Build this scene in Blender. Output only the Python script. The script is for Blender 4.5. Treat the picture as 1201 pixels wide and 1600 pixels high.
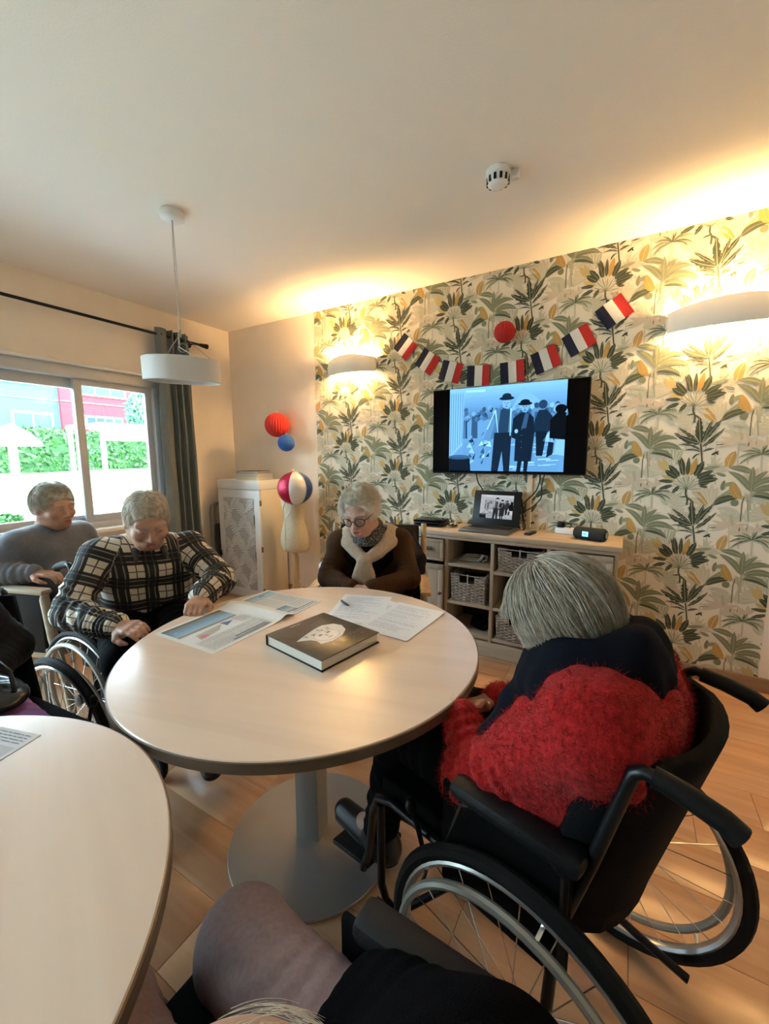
import bpy, bmesh, math, random
import numpy as np
from mathutils import Vector, Matrix, Euler

# ------------------------------------------------------------------ camera, world, exposure
scene = bpy.context.scene
for o in list(bpy.data.objects):
    bpy.data.objects.remove(o, do_unlink=True)
COL = scene.collection
R_ = math.radians
random.seed(7)
RNG = np.random.default_rng(11)

FPX = 643.97                       # focal length in pixels of the 1201 x 1600 frame
cam_d = bpy.data.cameras.new('camera')
cam_d.sensor_fit = 'HORIZONTAL'
cam_d.sensor_width = 36.0
cam_d.lens = FPX / 1201 * 36.0
cam_d.clip_start = 0.02
cam_d.clip_end = 200
cam = bpy.data.objects.new('camera', cam_d)
COL.objects.link(cam)
yaw, pitch, roll = 0.528, 0.1336, -0.0051
_f = Vector((-math.sin(yaw) * math.cos(pitch), math.cos(yaw) * math.cos(pitch), -math.sin(pitch)))
_r = Vector((math.cos(yaw), math.sin(yaw), 0))
_u = _r.cross(_f)
_r2 = _r * math.cos(roll) + _u * math.sin(roll)
_u2 = -_r * math.sin(roll) + _u * math.cos(roll)
_m = Matrix((_r2, _u2, -_f)).transposed().to_4x4()
_m.translation = Vector((3.5568, -2.9827, 1.3451))
cam.matrix_world = _m
scene.camera = cam

world = bpy.data.worlds.new('overcast_sky')
scene.world = world
world.use_nodes = True
bg = world.node_tree.nodes['Background']
bg.inputs['Color'].default_value = (0.64, 0.84, 1.0, 1)
bg.inputs['Strength'].default_value = 6.3

vs = scene.view_settings
vs.view_transform = 'Standard'
vs.look = 'None'
vs.gamma = 1.0
vs.use_curve_mapping = False
vs.exposure = 1.98

SCONCE_POWER = 14.5
SCONCE_COLOR = (1.0, 0.60, 0.24)
# ------------------------------------------------------------------ materials
MATS = {}
def mat(name, color, rough=0.6, metal=0.0, noise=0.0, nscale=20.0, bump=0.0, bscale=60.0, stretch=None, spec=0.5,
        emit=None, estr=0.0, sheen=0.0, alpha=None, trans=0.0, coat=0.0):
    if name in MATS: return MATS[name]
    m = bpy.data.materials.new(name); m.use_nodes = True
    nt = m.node_tree; b = nt.nodes['Principled BSDF']
    c = tuple(color) + (1,)
    b.inputs['Base Color'].default_value = c
    b.inputs['Roughness'].default_value = rough
    b.inputs['Metallic'].default_value = metal
    b.inputs['Specular IOR Level'].default_value = spec
    if sheen: b.inputs['Sheen Weight'].default_value = sheen; b.inputs['Sheen Roughness'].default_value = 0.5
    if coat: b.inputs['Coat Weight'].default_value = coat; b.inputs['Coat Roughness'].default_value = 0.08
    if trans: b.inputs['Transmission Weight'].default_value = trans
    if emit:
        b.inputs['Emission Color'].default_value = tuple(emit) + (1,); b.inputs['Emission Strength'].default_value = estr
    if noise or bump:
        tc = nt.nodes.new('ShaderNodeTexCoord'); mp = nt.nodes.new('ShaderNodeMapping')
        nt.links.new(tc.outputs['Object'], mp.inputs['Vector'])
        if stretch: mp.inputs['Scale'].default_value = stretch
    if noise:
        n = nt.nodes.new('ShaderNodeTexNoise'); n.inputs['Scale'].default_value = nscale; n.inputs['Detail'].default_value = 6
        nt.links.new(mp.outputs['Vector'], n.inputs['Vector'])
        r = nt.nodes.new('ShaderNodeMapRange'); r.inputs[1].default_value = 0.3; r.inputs[2].default_value = 0.7
        r.inputs[3].default_value = 1 - noise; r.inputs[4].default_value = 1 + noise
        nt.links.new(n.outputs['Fac'], r.inputs['Value'])
        v = nt.nodes.new('ShaderNodeVectorMath'); v.operation = 'SCALE'; v.inputs[0].default_value = color
        nt.links.new(r.outputs['Result'], v.inputs['Scale'])
        nt.links.new(v.outputs['Vector'], b.inputs['Base Color'])
    if bump:
        n2 = nt.nodes.new('ShaderNodeTexNoise'); n2.inputs['Scale'].default_value = bscale; n2.inputs['Detail'].default_value = 4
        nt.links.new(mp.outputs['Vector'], n2.inputs['Vector'])
        bp = nt.nodes.new('ShaderNodeBump'); bp.inputs['Strength'].default_value = bump; bp.inputs['Distance'].default_value = 0.004
        nt.links.new(n2.outputs['Fac'], bp.inputs['Height']); nt.links.new(bp.outputs['Normal'], b.inputs['Normal'])
    MATS[name] = m
    return m

def mat_print(name, rough=0.7, spec=0.3, emission=0.0, coat=0.0):
    """flat print: colours come from the corner colour attribute 'ink'"""
    if name in MATS: return MATS[name]
    m = bpy.data.materials.new(name); m.use_nodes = True
    nt = m.node_tree; b = nt.nodes['Principled BSDF']
    a = nt.nodes.new('ShaderNodeAttribute'); a.attribute_name = 'ink'
    if emission:
        b.inputs['Base Color'].default_value = (0.004, 0.004, 0.005, 1)
        nt.links.new(a.outputs['Color'], b.inputs['Emission Color']); b.inputs['Emission Strength'].default_value = emission
    else:
        nt.links.new(a.outputs['Color'], b.inputs['Base Color'])
    b.inputs['Roughness'].default_value = rough; b.inputs['Specular IOR Level'].default_value = 0.04 if emission else spec
    if coat: b.inputs['Coat Weight'].default_value = coat; b.inputs['Coat Roughness'].default_value = 0.1
    MATS[name] = m
    return m

def mat_wood(name, c1, c2, rough=0.45, axis=0, scale=1.0, spec=0.5, bump=0.05, coat=0.0):
    """long grain along one object axis"""
    if name in MATS: return MATS[name]
    m = bpy.data.materials.new(name); m.use_nodes = True
    nt = m.node_tree; b = nt.nodes['Principled BSDF']
    tc = nt.nodes.new('ShaderNodeTexCoord'); mp = nt.nodes.new('ShaderNodeMapping')
    s = [22 * scale] * 3; s[axis] = 1.6 * scale
    mp.inputs['Scale'].default_value = s
    nt.links.new(tc.outputs['Object'], mp.inputs['Vector'])
    oi = nt.nodes.new('ShaderNodeObjectInfo')
    ad = nt.nodes.new('ShaderNodeVectorMath'); ad.operation = 'ADD'
    sc = nt.nodes.new('ShaderNodeVectorMath'); sc.operation = 'SCALE'; sc.inputs[0].default_value = (37, 19, 53)
    nt.links.new(oi.outputs['Random'], sc.inputs['Scale'])
    nt.links.new(mp.outputs['Vector'], ad.inputs[0]); nt.links.new(sc.outputs['Vector'], ad.inputs[1])
    n = nt.nodes.new('ShaderNodeTexNoise'); n.inputs['Scale'].default_value = 1.0; n.inputs['Detail'].default_value = 8; n.inputs['Distortion'].default_value = 0.6
    nt.links.new(ad.outputs['Vector'], n.inputs['Vector'])
    cr = nt.nodes.new('ShaderNodeValToRGB')
    cr.color_ramp.elements[0].position = 0.3; cr.color_ramp.elements[0].color = tuple(c1) + (1,)
    cr.color_ramp.elements[1].position = 0.72; cr.color_ramp.elements[1].color = tuple(c2) + (1,)
    nt.links.new(n.outputs['Fac'], cr.inputs['Fac'])
    hs = nt.nodes.new('ShaderNodeHueSaturation')
    mr = nt.nodes.new('ShaderNodeMapRange'); mr.inputs[3].default_value = 0.965; mr.inputs[4].default_value = 1.035
    nt.links.new(oi.outputs['Random'], mr.inputs['Value']); nt.links.new(mr.outputs['Result'], hs.inputs['Value'])
    nt.links.new(cr.outputs['Color'], hs.inputs['Color'])
    nt.links.new(hs.outputs['Color'], b.inputs['Base Color'])
    b.inputs['Roughness'].default_value = rough; b.inputs['Specular IOR Level'].default_value = spec
    if coat: b.inputs['Coat Weight'].default_value = coat; b.inputs['Coat Roughness'].default_value = 0.15
    if bump:
        bp = nt.nodes.new('ShaderNodeBump'); bp.inputs['Strength'].default_value = bump; bp.inputs['Distance'].default_value = 0.002
        nt.links.new(n.outputs['Fac'], bp.inputs['Height']); nt.links.new(bp.outputs['Normal'], b.inputs['Normal'])
    MATS[name] = m
    return m

def mat_glass(name, color=(0.97, 1, 0.99)):
    """thin window pane: clear with a faint mirror"""
    if name in MATS: return MATS[name]
    m = bpy.data.materials.new(name); m.use_nodes = True
    nt = m.node_tree; nt.nodes.clear()
    out = nt.nodes.new('ShaderNodeOutputMaterial'); mx = nt.nodes.new('ShaderNodeMixShader')
    t = nt.nodes.new('ShaderNodeBsdfTransparent'); g = nt.nodes.new('ShaderNodeBsdfGlossy')
    t.inputs['Color'].default_value = tuple(color) + (1,); g.inputs['Roughness'].default_value = 0.02
    fr = nt.nodes.new('ShaderNodeFresnel'); fr.inputs['IOR'].default_value = 1.25
    nt.links.new(fr.outputs[0], mx.inputs[0]); nt.links.new(t.outputs[0], mx.inputs[1]); nt.links.new(g.outputs[0], mx.inputs[2])
    nt.links.new(mx.outputs[0], out.inputs['Surface'])
    MATS[name] = m
    return m

# ------------------------------------------------------------------ mesh collecting
class MB:
    def __init__(s): s.v = []; s.f = []; s.sm = []
    def add(s, v, f, smooth=False):
        n = len(s.v); s.v += [tuple(p) for p in v]; s.f += [tuple(i + n for i in q) for q in f]; s.sm += [smooth] * len(f); return s
    def box(s, x0, x1, y0, y1, z0, z1, b=0.0):
        if b <= 0:
            v = [(x, y, z) for x in (x0, x1) for y in (y0, y1) for z in (z0, z1)]
            f = [(0, 1, 3, 2), (4, 6, 7, 5), (0, 4, 5, 1), (2, 3, 7, 6), (0, 2, 6, 4), (1, 5, 7, 3)]
            return s.add(v, f)
        bm = bmesh.new(); bmesh.ops.create_cube(bm, size=1.0)
        for p in bm.verts:
            p.co = Vector(((x0 + x1) / 2 + p.co.x * (x1 - x0), (y0 + y1) / 2 + p.co.y * (y1 - y0), (z0 + z1) / 2 + p.co.z * (z1 - z0)))
        bmesh.ops.bevel(bm, geom=bm.edges[:] + bm.verts[:], offset=b, segments=2, affect='EDGES', profile=0.5, clamp_overlap=True)
        bm.verts.index_update()
        s.add([p.co[:] for p in bm.verts], [[q.index for q in fc.verts] for fc in bm.faces], True); bm.free(); return s
    def obox(s, c, ax, ay, az, hx, hy, hz, b=0.0):
        """oriented box: centre, axes, half sizes"""
        t = MB().box(-hx, hx, -hy, hy, -hz, hz, b)
        c = Vector(c); ax, ay, az = Vector(ax), Vector(ay), Vector(az)
        return s.add([c + ax * p[0] + ay * p[1] + az * p[2] for p in t.v], t.f, b > 0)
    def bar(s, a, b_, w, h=None, up=(0, 0, 1), bev=0.0):
        a, b_ = Vector(a), Vector(b_); d = (b_ - a); L = d.length; d.normalize(); up = Vector(up)
        if abs(d.dot(up)) > 0.98: up = Vector((1, 0, 0))
        sd = d.cross(up).normalized(); u = sd.cross(d)
        return s.obox((a + b_) / 2, d, sd, u, L / 2, w / 2, (h or w) / 2, bev)
    def tube(s, pts, r, n=8, closed=False, caps=True):
        pts = [Vector(p) for p in pts]; m = len(pts)
        rr = r if hasattr(r, '__len__') else [r] * m
        V = []; pn = None
        for i, p in enumerate(pts):
            if closed: d = pts[(i + 1) % m] - pts[i - 1]
            else: d = pts[min(i + 1, m - 1)] - pts[max(i - 1, 0)]
            if d.length < 1e-9: d = Vector((0, 0, 1))
            d.normalize()
            if pn is None:
                ref = Vector((0, 0, 1)) if abs(d.z) < 0.9 else Vector((1, 0, 0)); pn = d.cross(ref).normalized()
            else:
                pn = pn - d * pn.dot(d)
                if pn.length < 1e-6: pn = d.orthogonal()
                pn.normalize()
            q = d.cross(pn)
            for k in range(n):
                t = 2 * math.pi * k / n; V.append(p + (pn * math.cos(t) + q * math.sin(t)) * rr[i])
        F = []
        for i in range(m if closed else m - 1):
            j = (i + 1) % m
            for k in range(n): F.append((i * n + k, i * n + (k + 1) % n, j * n + (k + 1) % n, j * n + k))
        if caps and not closed:
            F.append(tuple(range(n - 1, -1, -1))); F.append(tuple((m - 1) * n + k for k in range(n)))
        return s.add(V, F, True)
    def lathe(s, prof, n=24, c=(0, 0, 0), ax=(0, 0, 1), cap=True):
        """prof = [(r, h)] round an axis"""
        ax = Vector(ax).normalized(); e1 = ax.orthogonal().normalized(); e2 = ax.cross(e1); c = Vector(c)
        V = []; m = len(prof)
        for r, h in prof:
            for k in range(n):
                t = 2 * math.pi * k / n; V.append(c + ax * h + (e1 * math.cos(t) + e2 * math.sin(t)) * max(r, 1e-5))
        F = [(i * n + k, i * n + (k + 1) % n, (i + 1) * n + (k + 1) % n, (i + 1) * n + k) for i in range(m - 1) for k in range(n)]
        if cap: F.append(tuple(range(n - 1, -1, -1))); F.append(tuple((m - 1) * n + k for k in range(n)))
        return s.add(V, F, True)
    def ell(s, c, r, n=16, m=10, M=None):
        c = Vector(c); r = Vector(r if hasattr(r, '__len__') else (r, r, r)); V = []
        for i in range(m + 1):
            ph = math.pi * i / m
            for k in range(n):
                t = 2 * math.pi * k / n
                p = Vector((r.x * math.sin(ph) * math.cos(t), r.y * math.sin(ph) * math.sin(t), r.z * math.cos(ph)))
                V.append(c + (M @ p if M else p))
        F = [(i * n + k, (i + 1) * n + k, (i + 1) * n + (k + 1) % n, i * n + (k + 1) % n) for i in range(m) for k in range(n)]
        return s.add(V, F, True)
    def prism(s, poly, a0, a1, fn):
        """polygon (u, v) pushed from depth a0 to a1; fn(u, v, a) gives the point"""
        n = len(poly)
        V = [fn(u, v, a0) for u, v in poly] + [fn(u, v, a1) for u, v in poly]
        F = [tuple(range(n - 1, -1, -1)), tuple(range(n, 2 * n))] + [(i, (i + 1) % n, n + (i + 1) % n, n + i) for i in range(n)]
        return s.add(V, F)
    def build(s, name, material, parent=None, fix=True):
        me = bpy.data.meshes.new(name); me.from_pydata([tuple(p) for p in s.v], [], s.f)
        me.polygons.foreach_set('use_smooth', s.sm)
        if fix:
            bm = bmesh.new(); bm.from_mesh(me); bmesh.ops.recalc_face_normals(bm, faces=bm.faces); bm.to_mesh(me); bm.free()
        me.update()
        return link(name, me, material, parent, auto=any(s.sm))

def link(name, me, material, parent=None, auto=False):
    o = bpy.data.objects.new(name, me); COL.objects.link(o)
    if material is not None and not me.materials: me.materials.append(material)
    if parent is not None: o.parent = parent
    if auto and len(me.polygons) < 60000:
        try: me.set_sharp_from_angle(angle=R_(38))
        except Exception: pass
    return o

def tag(o, label=None, cat=None, group=None, kind=None):
    if label: o['label'] = label
    if cat: o['category'] = cat
    if group: o['group'] = group
    if kind: o['kind'] = kind
    return o
def thing(name, label, cat, loc=(0, 0, 0), rz=0.0, group=None):
    o = bpy.data.objects.new(name, None); COL.objects.link(o); o.empty_display_size = 0.05
    o.location = loc; o.rotation_euler = (0, 0, R_(rz)); return tag(o, label, cat, group)
def copy_part(o, parent, loc=None, rot=None):
    c = o.copy(); COL.objects.link(c); c.parent = parent
    if loc is not None: c.location = loc
    if rot is not None: c.rotation_euler = rot
    return c
def copy_tree(o, parent=None):
    c = o.copy(); COL.objects.link(c); c.parent = parent
    for ch in list(o.children): copy_tree(ch, c)
    return c

class Art:
    """flat print made of coloured polygons, lying in a plane given by fn(u, v, lift)"""
    def __init__(s, clip=None): s.P = []; s.clip = clip
    def poly(s, pts, col, layer=0):
        if s.clip:
            x0, x1, y0, y1 = s.clip
            if max(p[0] for p in pts) < x0 or min(p[0] for p in pts) > x1 or max(p[1] for p in pts) < y0 or min(p[1] for p in pts) > y1: return
            pts = [(min(max(p[0], x0), x1), min(max(p[1], y0), y1)) for p in pts]
        s.P.append((pts, col, layer))
    def rect(s, x0, x1, y0, y1, col, layer=0): s.poly([(x0, y0), (x1, y0), (x1, y1), (x0, y1)], col, layer)
    def disc(s, cx, cy, rx, ry, col, layer=0, n=14, a=0):
        ca, sa = math.cos(a), math.sin(a)
        s.poly([(cx + rx * math.cos(t) * ca - ry * math.sin(t) * sa, cy + rx * math.cos(t) * sa + ry * math.sin(t) * ca)
                for t in [2 * math.pi * k / n for k in range(n)]], col, layer)
    def build(s, name, fn, material, parent=None, step=0.00012, z0=0.0002):
        V = []; F = []; C = []
        for k, (pts, col, layer) in enumerate(s.P):
            n = len(V); V += [fn(u, v, z0 + layer * step) for u, v in pts]; F.append(tuple(range(n, n + len(pts)))); C += [tuple(col) + (1,)] * len(pts)
        me = bpy.data.meshes.new(name); me.from_pydata([tuple(p) for p in V], [], F)
        at = me.color_attributes.new('ink', 'FLOAT_COLOR', 'CORNER')
        at.data.foreach_set('color', np.array(C, dtype=np.float32).ravel())
        me.update()
        return link(name, me, material, parent)

def srgb(r, g, b):
    f = lambda c: (c / 255 / 12.92) if c / 255 <= 0.04045 else ((c / 255 + 0.055) / 1.055) ** 2.4
    return (f(r), f(g), f(b))

# ------------------------------------------------------------------ signed-distance modelling for bodies and cloth
def _smin(a, b, k):
    if k <= 0: return np.minimum(a, b)
    h = np.clip(0.5 + 0.5 * (b - a) / k, 0, 1)
    return b + (a - b) * h - k * h * (1 - h)
def sd_capsule(P, a, b, ra, rb):
    a = np.asarray(a, np.float32); b = np.asarray(b, np.float32); ba = b - a
    L = float(ba @ ba) + 1e-12
    t = np.clip(((P - a) @ ba) / L, 0, 1)
    return np.linalg.norm(P - a - t[..., None] * ba, axis=-1) - (ra + (rb - ra) * t)
def sd_ellipsoid(P, c, r, M=None):
    d = P - np.asarray(c, np.float32)
    if M is not None: d = d @ np.asarray(M, np.float32)
    r = np.asarray(r, np.float32)
    k0 = np.linalg.norm(d / r, axis=-1); k1 = np.linalg.norm(d / (r * r), axis=-1)
    return k0 * (k0 - 1) / np.maximum(k1, 1e-6)
class SDF:
    def __init__(s, lo, hi, h):
        s.lo = np.array(lo, np.float32); s.h = h
        s.n = np.ceil((np.array(hi) - s.lo) / h).astype(int) + 1
        s.F = np.full(s.n, 0.08, np.float32)
    def _win(s, lo, hi):
        i0 = np.clip(np.floor((np.array(lo) - s.lo) / s.h).astype(int), 0, s.n); i1 = np.clip(np.ceil((np.array(hi) - s.lo) / s.h).astype(int) + 1, 0, s.n)
        if np.any(i1 <= i0): return None, None
        g = np.stack(np.meshgrid(*[s.lo[k] + s.h * np.arange(i0[k], i1[k], dtype=np.float32) for k in range(3)], indexing='ij'), -1)
        return tuple(slice(i0[k], i1[k]) for k in range(3)), g
    def _op(s, d, W, k, sub):
        if sub: s.F[W] = -_smin(-s.F[W], d, k)
        else: s.F[W] = _smin(s.F[W], d, k)
    def cap(s, a, b, ra, rb=None, k=0.02, sub=False, warp=None):
        rb = ra if rb is None else rb; a = np.array(a, float); b = np.array(b, float); m = max(ra, rb) + k + 0.02
        W, g = s._win(np.minimum(a, b) - m, np.maximum(a, b) + m)
        if W is None: return s
        d = sd_capsule(g, a, b, ra, rb)
        if warp is not None: d = d + warp(g)
        s._op(d, W, k, sub); return s
    def ell(s, c, r, M=None, k=0.02, sub=False, warp=None):
        c = np.array(c, float); m = max(r) + k + 0.02
        W, g = s._win(c - m, c + m)
        if W is None: return s
        d = sd_ellipsoid(g, c, r, M)
        if warp is not None: d = d + warp(g)
        s._op(d, W, k, sub); return s
    def chain(s, pts, rs, k=0.015, sub=False):
        for i in range(len(pts) - 1): s.cap(pts[i], pts[i + 1], rs[i], rs[i + 1], k, sub)
        return s
    def warp(s, fn):
        W, g = s._win(s.lo, s.lo + s.h * s.n)
        near = np.abs(s.F) < 0.05
        pts = g[near[:g.shape[0], :g.shape[1], :g.shape[2]]]
        s.F[near] += fn(pts).astype(np.float32); return s
    def cut(s, p, nrm, k=0.0):
        """remove everything on the side the normal points to"""
        nrm = np.array(nrm, float); nrm /= np.linalg.norm(nrm)
        W, g = s._win(s.lo, s.lo + s.h * s.n)
        d = (g - np.array(p, np.float32)) @ nrm.astype(np.float32)
        s.F[W] = np.maximum(s.F[W], d); return s
    def mesh(s, smooth=1):
        F = s.F.copy(); F[0], F[-1], F[:, 0], F[:, -1], F[:, :, 0], F[:, :, -1] = [0.05] * 6
        I = F < 0
        cnt = np.zeros(np.array(F.shape) - 1, np.int8)
        for dx in (0, 1):
            for dy in (0, 1):
                for dz in (0, 1): cnt += I[dx:I.shape[0] - 1 + dx, dy:I.shape[1] - 1 + dy, dz:I.shape[2] - 1 + dz]
        act = (cnt > 0) & (cnt < 8)
        idx = np.full(act.shape, -1, np.int64); ac = np.argwhere(act); idx[act] = np.arange(len(ac))
        S = np.zeros((len(ac), 3)); N = np.zeros(len(ac))
        cor = [(x, y, z) for x in (0, 1) for y in (0, 1) for z in (0, 1)]
        for a in range(8):
            for b in range(a + 1, 8):
                ca, cb = np.array(cor[a]), np.array(cor[b])
                if abs(ca - cb).sum() != 1: continue
                va = F[tuple((ac + ca).T)]; vb = F[tuple((ac + cb).T)]
                x = (va < 0) != (vb < 0); t = np.where(x, va / np.where(va == vb, 1, va - vb), 0)
                S += np.where(x[:, None], ca + (cb - ca) * t[:, None], 0); N += x
        V = s.lo + s.h * (ac + S / N[:, None])
        Q = []
        for ax in range(3):
            sl0 = [slice(None)] * 3; sl1 = [slice(None)] * 3; sl0[ax] = slice(0, -1); sl1[ax] = slice(1, None)
            a, b = I[tuple(sl0)], I[tuple(sl1)]
            e = np.argwhere(a != b); inn = a[tuple(e.T)]
            u, v = (ax + 1) % 3, (ax + 2) % 3
            ok = (e[:, u] > 0) & (e[:, v] > 0) & (e[:, u] < F.shape[u] - 1) & (e[:, v] < F.shape[v] - 1)
            e, inn = e[ok], inn[ok]
            def cell(du, dv):
                c = e.copy(); c[:, u] -= du; c[:, v] -= dv; return idx[tuple(c.T)]
            q = np.stack([cell(1, 1), cell(0, 1), cell(0, 0), cell(1, 0)], 1)
            q[~inn] = q[~inn][:, ::-1]; Q.append(q)
        Q = np.concatenate(Q)
        for _ in range(smooth):
            acc = np.zeros_like(V); c = np.zeros(len(V))
            for i in range(4):
                np.add.at(acc, Q[:, i], V[Q[:, (i + 1) % 4]] + V[Q[:, i - 1]]); np.add.at(c, Q[:, i], 2)
            V = V * 0.4 + 0.6 * acc / np.maximum(c, 1)[:, None]
        return V, Q
def np_mesh(name, V, Q, material, parent=None, attrs=None):
    me = bpy.data.meshes.new(name)
    me.vertices.add(len(V)); me.vertices.foreach_set('co', np.asarray(V, np.float32).ravel())
    me.loops.add(Q.size); me.loops.foreach_set('vertex_index', np.asarray(Q, np.int32).ravel())
    me.polygons.add(len(Q)); me.polygons.foreach_set('loop_start', np.arange(0, Q.size, Q.shape[1], dtype=np.int32))
    try: me.polygons.foreach_set('loop_total', np.full(len(Q), Q.shape[1], np.int32))
    except Exception: pass
    me.update(calc_edges=True)
    me.polygons.foreach_set('use_smooth', np.ones(len(Q), bool))
    for k, val in (attrs or {}).items():
        val = np.asarray(val, np.float32)
        if val.ndim == 1: a = me.attributes.new(k, 'FLOAT', 'POINT'); a.data.foreach_set('value', val)
        else: a = me.attributes.new(k, 'FLOAT_VECTOR', 'POINT'); a.data.foreach_set('vector', val.ravel())
    me.validate(); me.update()
    return link(name, me, material, parent)
class Noise3:
    """smooth cheap noise: a sum of random sine waves"""
    def __init__(s, freq, n=7, seed=0):
        g = np.random.default_rng(seed); d = g.normal(size=(n, 3)); d /= np.linalg.norm(d, axis=1)[:, None]
        s.k = (d * freq * g.uniform(0.6, 1.5, (n, 1))).astype(np.float32); s.p = g.uniform(0, 6.28, n).astype(np.float32)
    def __call__(s, P): return np.sin(P @ s.k.T + s.p).mean(-1) * 1.6
# ------------------------------------------------------------------ room shell
RX, RY, RH = 5.6, -5.2, 2.6          # room: x 0..RX, y RY..0, height
M_wall = mat('wall_paint', (0.86, 0.77, 0.665), 0.85, noise=0.02, nscale=6, bump=0.12, bscale=220)
M_ceil = mat('ceiling_paint', (0.86, 0.815, 0.765), 0.9, bump=0.25, bscale=160)
M_white = mat('white_paint', (0.80, 0.80, 0.79), 0.4)
M_black = mat('black_plastic', (0.004, 0.004, 0.0045), 0.45, spec=0.3)
M_blackgloss = mat('black_gloss', (0.002, 0.002, 0.0025), 0.15, spec=0.06)
M_blackmetal = mat('black_metal', (0.008, 0.008, 0.009), 0.35, 0.3, spec=0.4)
M_chrome = mat('chrome', (0.75, 0.75, 0.76), 0.22, 1.0)
M_alu = mat('aluminium', (0.55, 0.56, 0.57), 0.4, 0.75)
M_frame = mat('window_frame_grey', (0.52, 0.53, 0.54), 0.45, 0.15)

fl = MB().box(-0.0, RX, RY, 0, -0.12, -0.012).build('floor', mat('floor_underlay', (0.12, 0.07, 0.045), 0.8)); tag(fl, kind='structure')
M_plank = mat_wood('laminate', (0.50, 0.27, 0.145), (0.63, 0.37, 0.215), rough=0.27, axis=0, scale=1.0, bump=0.03)
PW, PL = 0.192, 1.285
plank_cache = {}
def plank(x0, x1, y0):
    L = round(x1 - x0, 3)
    if L not in plank_cache:
        plank_cache[L] = MB().box(0, L - 0.0012, 0, PW - 0.0012, -0.012, 0.0, 0.0012).build('plank', M_plank, fl)
        o = plank_cache[L]
    else: o = copy_part(plank_cache[L], fl)
    o.location = (x0, y0, 0)
row = 0; y = -PW
while y > RY - PW:
    off = [0.0, 0.43, 0.86, 0.21, 0.64, 1.07][row % 6]
    x = -off
    while x < RX:
        a, b = max(x, 0.0), min(x + PL, RX)
        if b - a > 0.05: plank(a, b, max(y, RY - 0.0))
        x += PL
    y -= PW; row += 1

tag(MB().box(-0.2, RX + 0.2, RY - 0.2, 0.2, RH, RH + 0.15).build('ceiling', M_ceil), kind='structure')
wb = tag(MB().box(-0.2, RX + 0.2, 0, 0.2, -0.12, RH).build('wall_back', M_wall), kind='structure')
tag(MB().box(RX, RX + 0.2, RY - 0.2, 0, -0.12, RH).build('wall_right', M_wall), kind='structure')
tag(MB().box(-0.2, RX, RY - 0.2, RY, -0.12, RH).build('wall_front', M_wall), kind='structure')
WY0, WY1, WZ0, WZ1 = -2.35, -0.79, 0.80, 2.02        # window opening
DY0, DY1, DZ1 = -5.05, -2.55, 2.30                   # unseen glazed patio doors, added to let in more daylight
wl = MB().box(-0.2, 0, RY, DY0, -0.12, RH).box(-0.2, 0, DY0, DY1, DZ1, RH).box(-0.2, 0, DY0, DY1, -0.12, 0.0).box(-0.2, 0, DY1, WY0, -0.12, RH).box(-0.2, 0, WY1, 0, -0.12, RH).box(-0.2, 0, WY0, WY1, -0.12, WZ0).box(-0.2, 0, WY0, WY1, WZ1, RH)
wl = tag(wl.build('wall_left', M_wall), kind='structure')
M_base = mat_wood('baseboard_wood', (0.26, 0.15, 0.085), (0.38, 0.235, 0.14), rough=0.45, axis=0, scale=1.2)
tag(MB().box(0.0, RX, -0.014, 0, 0.0, 0.085, 0.003).build('baseboard_back', M_base), kind='structure')
tag(MB().box(0.0, 0.014, DY1, -0.014, 0.0, 0.085, 0.003).build('baseboard_left', M_base), kind='structure')
tag(MB().box(RX - 0.014, RX, RY, -0.014, 0.0, 0.085, 0.003).build('baseboard_right', M_base), kind='structure')

# ------------------------------------------------------------------ wallpaper print
WPX0, WPX1, WPZ0, WPZ1 = 1.115, 4.283, 0.086, 2.5995
cream = (0.80, 0.735, 0.605)
DK, DK2 = (0.055, 0.068, 0.042), (0.085, 0.10, 0.062)
SG, SG2 = (0.215, 0.235, 0.145), (0.30, 0.325, 0.215)
PL1, PL2, PL3 = (0.455, 0.455, 0.34), (0.56, 0.545, 0.42), (0.60, 0.55, 0.41)
OC, OC2 = (0.50, 0.315, 0.10), (0.55, 0.43, 0.20)
BG = (0.62, 0.53, 0.41)
LN = (0.74, 0.70, 0.59)
art = Art(clip=(WPX0, WPX1, WPZ0, WPZ1))
art.rect(WPX0, WPX1, WPZ0, WPZ1, cream, -10)
rw = random.Random(3)
def cell_xy(cx, cy):
    """tracing units of one repeat of the print to metres round the fan palm's hub"""
    x = ((cx - 500) + 0.089 * (cy - 590)) * 0.000548
    z = -(cy - 590) * 0.000648 + (cx - 500) * 0.0000235
    return x, z
Q = []
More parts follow.
